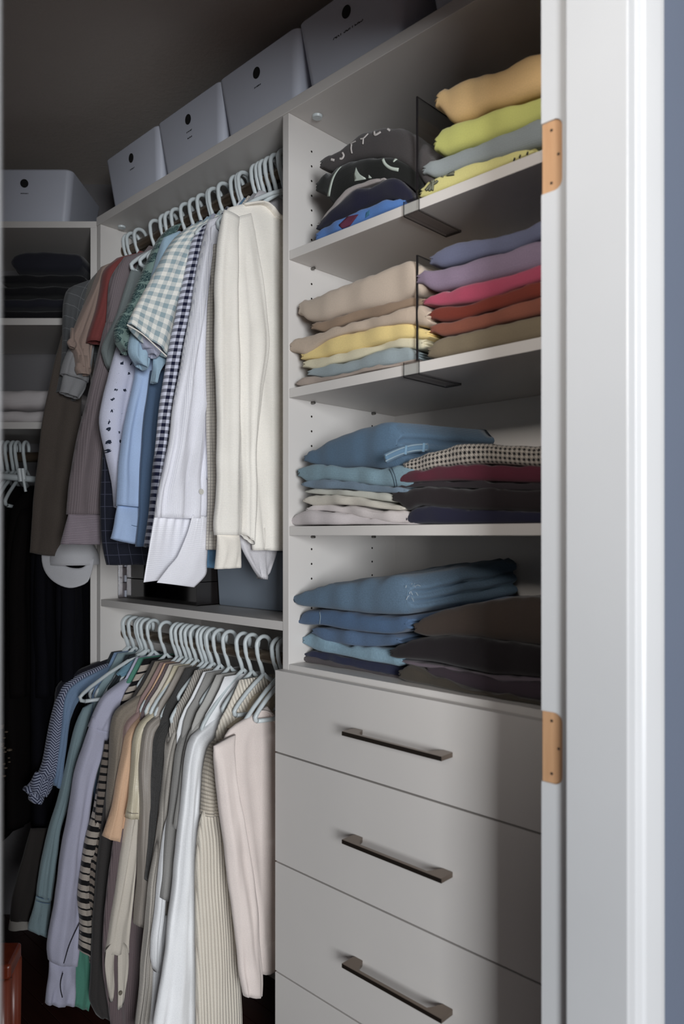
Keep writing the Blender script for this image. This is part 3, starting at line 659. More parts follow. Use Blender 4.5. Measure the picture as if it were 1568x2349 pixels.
garment('ruched_blouse', 'dusty beige blouse with ruched knotted short sleeve', 'blouse', -.70, nude, [
    ('sleeve', [((232, 612), (262, 600)), ((212, 660), (248, 650)), ((192, 710), (238, 715)), ((170, 760), (218, 770)), ((158, 785), (212, 800)), ((172, 810), (208, 822)), ((178, 840), (204, 850))], dict(th=.022, fold=.008, nf=3, warp=.009, seg=.008)),
    ('tie_knot', [((158, 778), (168, 772)), ((154, 786), (176, 790)), ((160, 796), (170, 800))], dict(dx=.02, th=.010, fold=.001, seg=.004)),
    ('sleeve_ruffle', [((176, 832), (206, 836)), ((174, 846), (208, 850)), ((180, 858), (204, 862))], dict(dx=.004, th=.022, fold=.006, nf=4, seg=.004))], hem=z(.15), zr=ZU)
gr = Fb('light_grey_linen', (146, 146, 148))
garment('grey_tee', 'light grey loose tee with layered sleeve hems below the ruched beige sleeve', 'shirt', -.735, gr, [
    ('sleeve', [((190, 700), (225, 700)), ((165, 780), (215, 790)), ((145, 830), (208, 840)), ((138, 858), (200, 880))], dict(th=.020, fold=.006)),
    ('under_sleeve', [((148, 850), (200, 860)), ((140, 890), (196, 890)), ((137, 900), (180, 916))], dict(th=.016, fold=.005, dx=-.004))], hem=z(.15), zr=ZU)
stone = Fb('stone_grey_jersey', (120, 118, 112))
garment('stone_cardigan', 'stone grey cardigan shoulder behind the dusty beige blouse', 'cardigan', -.755, stone, [
    ('sleeve', [((226, 622), (252, 605)), ((206, 648), (232, 640)), ((190, 700), (215, 700)), ((172, 760), (200, 770))], dict(th=.018, fold=.004))], hem=z(.2), zr=ZU)
hgrey = Fb('charcoal_check_flannel', (88, 90, 92), (120, 122, 124), 'plaid', .034)
garment('flannel_shirt', 'dim charcoal checked shirt with rounded shoulder, farthest on the upper rod', 'shirt', -.775, hgrey, [
    ('sleeve', [((190, 648), (215, 640)), ((158, 662), (205, 680)), ((147, 690), (195, 720)), ((145, 740), (186, 770)), ((146, 790), (180, 820)), ((140, 850), (176, 880)), ((130, 900), (170, 920))], dict(th=.022, fold=.005))], hem=z(.1), zr=ZU)
brown = Fb('brown_heather_wool', (82, 74, 68), heather=.35, var=.15)
garment('brown_cardigan', 'long dark brown heather cardigan hanging above the white cap', 'cardigan', -.795, brown, [
    ('body', [((150, 740), (190, 740)), ((128, 820), (188, 830)), ((112, 900), (186, 920)), ((98, 980), (184, 1000)), ((86, 1080), (180, 1090)), ((76, 1180), (178, 1190)), ((67, 1268), (176, 1282))], dict(th=.012, fold=.006, nf=2))], hem=z(.1), zr=ZU)
# ---- white cap on the side of the bay ----
capm = Fb('white_cap_cotton', (196, 196, 200)); D0 = 2.06
cp = thing('baseball_cap', 'white baseball cap hanging brim down below the brown cardigan', 'cap', (0, 0, 0))
def capdome():
    V = []; UV = []; nu, nv = 28, 12
    c = onD(160, 1258, D0); R0 = .080
    for j in range(nv+1):
        for i in range(nu):
            a = 2*math.pi*i/nu; ph_ = math.pi/2*j/nv; rr_ = math.cos(ph_)
            l = R0*rr_*math.cos(a)*.86; dd = .062*rr_*math.sin(a); hh_ = .085*math.sin(ph_)
            q = c+rt*(l+.012)+fw*dd+np.array([0, 0, hh_-.045]); V.append(q); UV.append((a*.08, ph_*.09))
    Fc = [(j*nu+i, j*nu+(i+1) % nu, (j+1)*nu+(i+1) % nu, (j+1)*nu+i) for j in range(nv) for i in range(nu)]
    return V, Fc, UV
v_, f_, u_ = capdome(); cd = mesh('crown', v_, f_, capm, cp, True, uv=u_); md = cd.modifiers.new('thickness', 'SOLIDIFY'); md.thickness = .002
def brim():
    V = []; UV = []; nu, nv = 24, 8; out = [(96, 1262), (97, 1290), (104, 1312), (118, 1330), (138, 1343), (160, 1349), (182, 1345), (202, 1334), (212, 1305), (216, 1282)]
    inn = [(112, 1262), (120, 1270), (130, 1280), (140, 1290), (150, 1298), (160, 1302), (172, 1304), (188, 1303), (204, 1292), (215, 1280)]
    A = cr(np.array(out, float), nu+1); B = cr(np.array(inn, float), nu+1)
    for j in range(nv+1):
        for i in range(nu+1):
            t = j/nv; p_ = B[i]*(1-t)+A[i]*t; bow = .030*math.sin(math.pi*i/nu)
            q = onD(p_[0], p_[1], D0-.045-bow*(.5+.5*t)+.02); V.append(q); UV.append((i*.01, t*.06))
    Fc = [(j*(nu+1)+i, j*(nu+1)+i+1, (j+1)*(nu+1)+i+1, (j+1)*(nu+1)+i) for j in range(nv) for i in range(nu)]
    return V, Fc, UV
v_, f_, u_ = brim(); bm2 = mesh('brim', v_, f_, capm, cp, True, uv=u_); md = bm2.modifiers.new('thickness', 'SOLIDIFY'); md.thickness = .003
# ---- clothes in the corner unit ----
dark1 = Fb('black_navy_wool', (15, 15, 21), sheen=0, spec=.1); dark2 = Fb('black_brown_wool', (18, 15, 15), sheen=0, spec=.1); sheer = Fb('dim_grey_voile', (158, 154, 148))
for k, (lx, m_, lab, hem) in enumerate(((-.075, dark1, 'black-navy coat hanging in the corner unit, directly behind the white cap', .32), (-.285, dark2, 'blackish brown long coat hanging in the corner unit at the left frame edge', .40), (-.145, dark1, 'black-navy dress in the corner unit, second from the side panel', .36), (-.215, dark2, 'black-brown dress in the corner unit, third from the side panel', .45))):
    q = diag(lx, .12); root = thing('long_garment', lab, 'clothing', (q[0], q[1], 0), YAW)
    def rows(w0, w1, hemz): return [((-.05, z(.148)), (.05, z(.148))), ((-.17, z(.06)), (.17, z(.06))), ((-w0, z(-.1)), (w0, z(-.1))), ((-w1, hemz), (w1, hemz))]
    b_ = cloth_tube('body', rows(.20, .19, hem), 0, m_, root, .034, .010, 3, k+50, plane='yz', seg=.03)
    cloth_tube('sleeve', [((-.17, z(.07)), (-.12, z(.08))), ((-.215, z(-.05)), (-.13, z(-.05))), ((-.215, z(-.45)), (-.14, z(-.45)))], .02, m_, root, .022, .005, 2, k+60, plane='yz', seg=.03)
# pale clip bar
cb = thing('trouser_hanger', 'pale clip hanger bar seen at the left frame edge in the corner unit', 'hanger', (0, 0, 0))
c0 = onD(0, 1092, 2.16); c1 = onD(82, 1100, 2.19)
MB().tube([c0, (c0+c1)/2, c1], .010, 8).build('bar', M['hang'], cb, smooth=True)
for px in (44, 52):
    a = onD(px, 1075, 2.15); b = onD(px+4, 1105, 2.15); MB().tube([a, b], .007, 8).build('clip', M['hang'], cb)
MB().tube([onD(54, 1100, 2.14), onD(59, 1128, 2.14)], .004, 8).build('strap', M['hang'], cb)
# ---- lower rod ----
blush = Fb('blush_crepe', (226, 214, 208), rough=.7, bump=.15)
g = garment('blush_blouse', 'blush pink flared-sleeve blouse, nearest on the lower rod beside the drawers', 'blouse', -.130, blush, [
    ('body', [((600, 1628), (612, 1620)), ((560, 1650), (634, 1650)), ((520, 1680), (655, 1700)), ((505, 1740), (680, 1760)), ((520, 1900), (690, 1900)), ((545, 2050), (690, 2050)), ((556, 2180), (690, 2180)), ((560, 2235), (690, 2218))], dict(th=.014, fold=.009, nf=4, warp=.004)),
    ('sleeve', [((490, 1712), (540, 1685)), ((492, 1740), (536, 1730)), ((500, 1800), (540, 1800)), ((508, 1880), (556, 1880)), ((518, 1960), (572, 1960)), ((530, 2060), (585, 2060)), ((542, 2160), (594, 2160)), ((550, 2240), (600, 2240)), ((557, 2284), (598, 2284))], dict(dx=.022, th=.014, fold=.005, nf=1.6)),
    ('collar', [((596, 1632), (604, 1628)), ((615, 1636), (622, 1634)), ((632, 1664), (640, 1660)), ((650, 1700), (656, 1696))], dict(dx=.012, th=.008, fold=0, warp=.001))])
oat = Fb('oatmeal_ribbed_wool', (228, 220, 206), (206, 195, 180), 'rib', .0085, bump=.5); oat2 = Fb('oatmeal_cross_rib', (216, 206, 190), (168, 156, 140), 'ribh', .008, bump=.6)
scarf = Fb('sand_scarf_wool', (200, 188, 168), heather=.1)
g = garment('ribbed_cardigan', 'oatmeal rib-knit cardigan with flared sleeve, left of the blush blouse', 'cardigan', -.205, oat, [
    ('sleeve_top', [((612, 1588), (630, 1620)), ((575, 1620), (600, 1650)), ((530, 1665), (555, 1690)), ((486, 1708), (520, 1730)), ((476, 1740), (500, 1760)), ((470, 1780), (500, 1790)), ((466, 1830), (503, 1830)), ((462, 1870), (506, 1868))], dict(th=.018, fold=.004, m=oat2, hollow=False)),
    ('sleeve', [((464, 1862), (506, 1862)), ((456, 1900), (514, 1900)), ((451, 1960), (524, 1960)), ((449, 2060), (532, 2060)), ((450, 2180), (543, 2180)), ((450, 2300), (552, 2300)), ((450, 2420), (557, 2420))], dict(dx=.003, th=.016, fold=.003, nf=1.2, warp=.002)),
    ('collar', [((588, 1592), (618, 1582)), ((575, 1608), (630, 1598)), ((568, 1630), (626, 1625)), ((545, 1650), (600, 1645)), ((520, 1670), (560, 1672))], dict(dx=.014, th=.018, fold=.008, nf=4, m=scarf, hollow=False, seg=.008))], hem=z(-1.02), zr=ZL)
wt = Fb('bright_white_jersey', (240, 241, 243), bump=.15); 
garment('white_tee', 'bright white long top with smooth shoulder, brightest on the lower rod', 'shirt', -.262, wt, [
    ('sleeve', [((532, 1618), (548, 1640)), ((500, 1640), (520, 1675)), ((465, 1668), (490, 1705)), ((440, 1695), (478, 1722)), ((429, 1740), (470, 1745)), ((424, 1800), (462, 1800)), ((418, 1870), (458, 1870)), ((408, 1950), (456, 1960)), ((398, 2040), (456, 2050)), ((386, 2140), (456, 2140)), ((370, 2240), (456, 2240)), ((352, 2345), (456, 2345)), ((348, 2400), (456, 2400))], dict(th=.020, fold=.010, nf=2.2, warp=.005))], hem=z(-1.0), zr=ZL)
lg = Fb('light_grey_knit', (178, 176, 172)); 
garment('roll_neck', 'light grey roll-neck sweater with bunched collar by the near lower hangers', 'sweater', -.295, lg, [
    ('collar', [((545, 1565), (585, 1572)), ((532, 1585), (580, 1592)), ((520, 1602), (560, 1608)), ((505, 1618), (532, 1624))], dict(th=.022, fold=.006, nf=3, seg=.006)),
    ('sleeve', [((510, 1610), (530, 1640)), ((470, 1640), (490, 1670)), ((440, 1672), (465, 1700)), ((425, 1720), (450, 1740)), ((415, 1800), (440, 1800)), ((400, 1900), (430, 1900))], dict(th=.016, fold=.004))], hem=z(-.98), zr=ZL)
gs = Fb('mid_grey_cotton', (150, 148, 145)); 
garment('grey_shirt', 'mid-grey shirt with flared seamed shoulder, left of the bright white top', 'shirt', -.335, gs, [
    ('sleeve', [((470, 1625), (485, 1650)), ((440, 1652), (460, 1680)), ((418, 1690), (440, 1705)), ((406, 1728), (430, 1735)), ((398, 1790), (424, 1800)), ((388, 1870), (418, 1880)), ((378, 1960), (408, 1970)), ((368, 2060), (396, 2070))], dict(th=.016, fold=.005)),
    ], hem=z(-1.0), zr=ZL)
garment('white_shirt', 'white shirt with slim lit sleeve ending above the mauve knit', 'shirt', -.35, wt, [
    ('sleeve', [((392, 1850), (420, 1850)), ((378, 1900), (405, 1900)), ((366, 1990), (384, 1990)), ((356, 2080), (376, 2080)), ((347, 2150), (369, 2150)), ((348, 2200), (366, 2205)), ((354, 2228), (362, 2229))], dict(th=.012, fold=.003)),
    ('body', [((375, 2100), (420, 2100)), ((352, 2220), (400, 2220)), ((343, 2400), (390, 2400))], dict(th=.010, fold=.004, dx=-.012))], hem=z(-.98), zr=ZL)
rk = Fb('grey_marl_rib_knit', (178, 172, 164), (96, 90, 84), 'rib', .006, bump=.5, heather=.2)
garment('marl_sweater', 'grey marl ribbed sweater with pale sloping shoulder, middle of the lower rod', 'sweater', -.385, rk, [
    ('sleeve', [((505, 1585), (515, 1605)), ((470, 1612), (490, 1635)), ((435, 1640), (458, 1665)), ((402, 1668), (430, 1690)), ((388, 1695), (420, 1715)), ((381, 1750), (410, 1760)), ((372, 1830), (402, 1830)), ((360, 1920), (394, 1930)), ((348, 2000), (388, 2010)), ((338, 2080), (380, 2090)), ((330, 2160), (372, 2170)), ((322, 2250), (362, 2260)), ((306, 2400), (345, 2400))], dict(th=.020, fold=.005))], hem=z(-1.0), zr=ZL)
ck = Fb('charcoal_boucle', (66, 65, 64), heather=.6, bump=1.0, var=.3)
garment('boucle_sweater', 'charcoal boucle sweater with nubby shoulder, middle of the lower rod', 'sweater', -.425, ck, [
    ('sleeve', [((480, 1582), (495, 1598)), ((440, 1608), (462, 1628)), ((400, 1638), (425, 1660)), ((370, 1662), (398, 1685)), ((356, 1695), (385, 1712)), ((352, 1760), (376, 1770)), ((350, 1840), (370, 1850)), ((342, 1930), (362, 1940)), ((336, 2020), (356, 2030))], dict(th=.018, fold=.004, warp=.006))], hem=z(-1.0), zr=ZL)
tp = Fb('taupe_satin', (150, 142, 134), rough=.45, sheen=.05, spec=.5)
garment('taupe_blouse', 'silvery taupe satin blouse with narrow lit shoulder fold', 'blouse', -.455, tp, [
    ('sleeve', [((448, 1580), (462, 1600)), ((410, 1608), (432, 1628)), ((370, 1635), (398, 1655)), ((338, 1662), (368, 1680)), ((328, 1695), (360, 1705)), ((322, 1760), (356, 1770)), ((322, 1840), (352, 1850)), ((320, 1920), (350, 1930)), ((318, 2020), (346, 2030)), ((310, 2120), (342, 2130))], dict(th=.018, fold=.007, nf=2.5))], hem=z(-1.0), zr=ZL)
cs = Fb('champagne_satin', (204, 194, 170), rough=.35, sheen=0, spec=.6)
g = garment('satin_tee', 'champagne satin short-sleeved blouse with stitched glossy hem', 'blouse', -.48, cs, [
    ('sleeve', [((430, 1572), (445, 1592)), ((395, 1600), (415, 1618)), ((350, 1632), (380, 1650)), ((320, 1662), (350, 1675)), ((308, 1700), (338, 1710)), ((305, 1760), (330, 1760)), ((299, 1820), (324, 1820)), ((290, 1876), (322, 1877))], dict(th=.018, fold=.004))], hem=z(-.9), zr=ZL)
seam([(291, 1865), (305, 1866), (322, 1866)], -.48, tp, g, .0008, 'hem_stitch', .017)
ew = Fb('ecru_cotton', (204, 196, 184), bump=.15)
g = garment('ecru_shirt', 'ecru shirt with long sleeve ending in a split buttoned cuff', 'shirt', -.50, ew, [
    ('sleeve', [((330, 1690), (350, 1690)), ((305, 1800), (335, 1800)), ((292, 1880), (320, 1880)), ((278, 1960), (312, 1970)), ((265, 2040), (303, 2050)), ((255, 2110), (296, 2110)), ((247, 2165), (292, 2160)), ((243, 2185), (291, 2180))], dict(th=.018, fold=.006, nf=2, hollow=False)),
    ('cuff_tail', [((243, 2180), (266, 2150)), ((240, 2215), (261, 2210)), ((245, 2260), (261, 2265)), ((252, 2299), (259, 2292))], dict(th=.005, fold=.002, dx=.010)),
    ('cuff_tail', [((272, 2150), (291, 2170)), ((270, 2200), (293, 2195)), ((269, 2260), (290, 2240)), ((268, 2316), (282, 2296))], dict(th=.006, fold=.002, dx=.014))], hem=z(-1.0), zr=ZL)
button(276, 2278, -.50, .0048, plain('horn_button', (120, 112, 100), .4), g, .024)
pe = Fb('peach_jersey', (222, 184, 152))
garment('peach_tee', 'peach short-sleeved tee, warm orange strip on the lower rod', 'shirt', -.525, pe, [
    ('sleeve', [((385, 1592), (398, 1606)), ((345, 1626), (365, 1645)), ((310, 1656), (335, 1675)), ((291, 1685), (318, 1698)), ((284, 1730), (306, 1730)), ((270, 1790), (298, 1790)), ((258, 1850), (288, 1850)), ((244, 1895), (282, 1900)), ((235, 1918), (279, 1931))], dict(th=.020, fold=.003))], hem=z(-.85), zr=ZL)
pk = Fb('rose_taupe_knit', (150, 126, 122))
garment('rose_top', 'thin strip of rose-taupe knit between the peach tee and heather cardigan', 'shirt', -.545, pk, [
    ('sleeve', [((352, 1598), (360, 1608)), ((315, 1632), (325, 1648)), ((288, 1662), (300, 1678)), ((282, 1700), (296, 1705)), ((272, 1780), (285, 1790))], dict(th=.012, fold=.002))], hem=z(-1.0), zr=ZL)
he = Fb('taupe_heather_wool', (138, 128, 116), heather=.4, var=.12); mv = Fb('mauve_grey_knit', (112, 98, 100), (88, 76, 80), 'rib', .005, bump=.4)
garment('heather_cardigan', 'taupe heather wool cardigan with wide sloping shoulder behind the peach tee', 'cardigan', -.57, he, [
    ('sleeve', [((425, 1530), (445, 1548)), ((385, 1555), (408, 1580)), ((340, 1580), (368, 1610)), ((300, 1605), (330, 1635)), ((268, 1632), (300, 1660)), ((258, 1670), (288, 1690)), ((254, 1730), (280, 1740)), ((248, 1810), (272, 1820)), ((244, 1900), (268, 1900))], dict(th=.022, fold=.004))], hem=z(-1.04), zr=ZL)
garment('mauve_knit', 'mauve grey long knit reaching the floor below the ecru cuff', 'sweater', -.515, mv, [
    ('body', [((262, 1900), (330, 1900)), ((250, 2000), (336, 2000)), ((240, 2100), (340, 2100)), ((236, 2220), (346, 2220)), ((245, 2300), (345, 2300)), ((262, 2400), (340, 2400))], dict(th=.014, fold=.006, nf=2.5))], hem=z(-1.0), zr=ZL)
dk = Fb('dark_charcoal_wool', (58, 55, 54), heather=.35)
garment('charcoal_coat', 'dark charcoal fuzzy knit hanging behind the striped top', 'cardigan', -.585, dk, [
    ('body', [((262, 1700), (282, 1710)), ((240, 1850), (275, 1860)), ((222, 2000), (268, 2000)), ((212, 2150), (262, 2150)), ((208, 2290), (256, 2300)), ((225, 2330), (254, 2338))], dict(th=.014, fold=.005))], hem=z(-1.0), zr=ZL)
st = Fb('black_striped_rib_knit', (172, 162, 152), (14, 13, 16), 'knitstripe', .044, bump=.3); st2 = Fb('black_banded_knit', (120, 110, 102), (14, 13, 16), 'hstripe', .020)
garment('striped_top', 'black and off-white striped knit top between lavender and charcoal pieces', 'sweater', -.625, st, [
    ('sleeve', [((300, 1640), (330, 1625)), ((262, 1680), (290, 1680)), ((240, 1740), (262, 1745)), ((226, 1800), (254, 1805)), ((214, 1860), (244, 1865)), ((198, 1920), (226, 1920)), ((188, 1990), (214, 1990)), ((180, 2060), (206, 2060)), ((183, 2120), (208, 2120)), ((180, 2180), (214, 2195))], dict(th=.018, fold=.002, nf=1)),
    ('body', [((240, 1700), (262, 1700)), ((225, 1800), (252, 1800)), ((214, 1900), (236, 1905)), ((204, 2000), (220, 2010)), ((204, 2100), (220, 2110)), ((208, 2210), (226, 2215))], dict(dx=.012, th=.008, fold=.002, m=st2))], hem=z(-.95), zr=ZL)
la = Fb('lavender_jersey', (186, 186, 206), bump=.2)
g = garment('lavender_top', 'lavender long-sleeved top with gathered split cuff, largest at the left of the lower rod', 'shirt', -.665, la, [
    ('shoulder', [((398, 1508), (420, 1522)), ((360, 1522), (395, 1545)), ((318, 1540), (362, 1570)), ((275, 1565), (330, 1600)), ((238, 1595), (300, 1625)), ((218, 1630), (272, 1655)), ((205, 1668), (252, 1680))], dict(th=.026, fold=.006, nf=3, hollow=False)),
    ('sleeve', [((212, 1645), (258, 1665)), ((194, 1705), (240, 1715)), ((176, 1765), (220, 1775)), ((164, 1830), (206, 1835)), ((152, 1900), (196, 1905)), ((140, 1970), (188, 1975)), ((130, 2040), (183, 2045)), ((119, 2110), (181, 2115)), ((111, 2170), (177, 2175)), ((114, 2204), (173, 2212))], dict(th=.024, fold=.006, nf=1.6, dx=.004, hollow=False)),
    ('cuff', [((114, 2200), (173, 2208)), ((114, 2240), (170, 2245)), ((108, 2275), (168, 2280)), ((105, 2302), (166, 2304))], dict(th=.018, fold=.008, nf=2, dx=.004))], hem=z(-.95), zr=ZL)
nv = plain('navy_edge_thread', (24, 24, 34), .8)
seam([(182, 2118), (170, 2142), (158, 2170), (149, 2200), (146, 2210)], -.655, nv, g, .0012, 'sleeve_slit', .022)
seam([(144, 2232), (139, 2252), (139, 2270), (143, 2288)], -.655, nv, g, .0012, 'cuff_slit', .019)
gn = Fb('sea_green_jersey', (82, 138, 120))
garment('green_top', 'sea green garment hem hanging lowest between lavender cuff and charcoal knit', 'shirt', -.65, gn, [
    ('body', [((176, 2100), (214, 2100)), ((172, 2190), (216, 2200)), ((170, 2250), (216, 2250)), ((164, 2305), (204, 2318))], dict(th=.012, fold=.005, dx=-.012))], hem=z(-.92), zr=ZL)
dg = Fb('deep_teal_grey_knit', (42, 48, 52))
garment('teal_grey_top', 'dark teal-grey knit strip around the bare white hanger tip', 'sweater', -.72, dg, [
    ('sleeve', [((300, 1575), (320, 1590)), ((250, 1600), (280, 1625)), ((215, 1640), (240, 1650)), ((196, 1700), (214, 1705)), ((170, 1800), (190, 1810)), ((150, 1900), (165, 1910))], dict(th=.012, fold=.002))], hem=z(-1.0), zr=ZL)
tealb = Fb('light_teal_cotton', (110, 146, 164))
garment('teal_camisole', 'light teal blue strip draped high between the far lower hangers', 'shirt', -.70, tealb, [
    ('shoulder', [((330, 1500), (344, 1508)), ((305, 1512), (325, 1525)), ((285, 1528), (300, 1545)), ((268, 1545), (276, 1552))], dict(th=.012, fold=.003))], hem=z(-.9), zr=ZL, bm_=dg)
mt = Fb('mint_grey_chambray', (138, 158, 164), bump=.3)
g = garment('mint_shirt', 'mint grey chambray shirt with long sleeve and double-stitched cuff', 'shirt', -.765, mt, [
    ('sleeve', [((190, 1625), (212, 1612)), ((174, 1665), (200, 1660)), ((160, 1720), (186, 1720)), ((146, 1780), (172, 1785)), ((132, 1840), (158, 1845)), ((112, 1900), (138, 1905)), ((98, 1960), (130, 1965)), ((88, 2020), (123, 2020)), ((84, 2055), (117, 2062))], dict(th=.016, fold=.006, nf=2.5, hollow=False)),
    ('cuff', [((83, 2053), (117, 2062)), ((78, 2085), (114, 2090)), ((70, 2115), (112, 2122)), ((66, 2134), (110, 2149))], dict(th=.014, fold=.005, nf=2))], hem=z(-.9), zr=ZL)
for yy_ in (2056, 2066): seam([(83, yy_), (98, yy_+5), (116, yy_+7)], -.765, dkblue, g, .0008, 'cuff_seam', .017)
sk = Fb('sky_blue_wool', (124, 148, 178), heather=.15)
garment('sky_sweater', 'sky blue sweater with lit rounded shoulder near the far end of the lower rod', 'sweater', -.785, sk, [
    ('sleeve', [((262, 1522), (275, 1535)), ((225, 1538), (250, 1556)), ((188, 1556), (210, 1580)), ((158, 1578), (182, 1605)), ((145, 1605), (168, 1630)), ((140, 1660), (156, 1670)), ((132, 1730), (146, 1740)), ((122, 1800), (136, 1810))], dict(th=.016, fold=.003))], hem=z(-.9), zr=ZL)
hb_ = Fb('blue_white_herringbone', (168, 174, 196), (48, 54, 80), 'herring', .0072, bump=.3)
garment('herringbone_shirt', 'navy and white herringbone shirt with rolled-up sleeve at the far left of the lower rod', 'shirt', -.80, hb_, [
    ('sleeve', [((250, 1520), (262, 1530)), ((215, 1532), (235, 1548)), ((175, 1550), (200, 1570)), ((143, 1575), (170, 1598)), ((128, 1615), (152, 1625)), ((117, 1665), (144, 1675)), ((108, 1710), (138, 1720)), ((98, 1750), (132, 1762)), ((88, 1775), (122, 1785))], dict(th=.020, fold=.002, nf=1, hollow=False, warp=.003)),
    ('rolled_cuff', [((84, 1770), (122, 1786)), ((74, 1795), (116, 1808)), ((72, 1815), (104, 1826))], dict(th=.024, fold=.003, seg=.007, dx=.004)),
    ('rolled_cuff', [((80, 1795), (100, 1815)), ((60, 1805), (78, 1824)), ((57, 1812), (72, 1828))], dict(th=.018, fold=.003, seg=.006, dx=-.008)),
    ('rolled_cuff', [((70, 1818), (102, 1822)), ((67, 1832), (98, 1836)), ((72, 1840), (92, 1842))], dict(th=.022, fold=.003, seg=.005))], hem=z(-.85), zr=ZL, bm_=dg)
bk = Fb('near_black_navy_jersey', (22, 22, 32))
garment('black_navy_top', 'near-black navy top outlining the herringbone shoulder, farthest on the lower rod', 'shirt', -.812, bk, [
    ('sleeve', [((262, 1505), (275, 1515)), ((215, 1522), (240, 1540)), ((165, 1545), (190, 1560)), ((132, 1575), (160, 1590)), ((126, 1610), (145, 1620)), ((118, 1660), (135, 1665))], dict(th=.014, fold=.003))], hem=z(-.85), zr=ZL)
# low hem of a pale skirt and the dark dress above it, far left
vq = onD(60, 2100, 2.0)
sk_ = thing('sheer_skirt', 'dark sheer skirt with pale grey hem above the stool at bottom left', 'skirt', (0, 0, 0))
X0 = -.835
cloth_tube('skirt', [((70, 1900), (130, 1900)), ((48, 1985), (120, 1985)), ((30, 2060), (112, 2060)), ((22, 2112), (105, 2110))], X0, Fb('dark_voile', (52, 48, 46)), sk_, .014, .004, 2, 77, hollow=False)
cloth_tube('hem_band', [((22, 2110), (104, 2108)), ((19, 2134), (90, 2124))], X0, sheer, sk_, .016, .004, 2, 77, seg=.006)
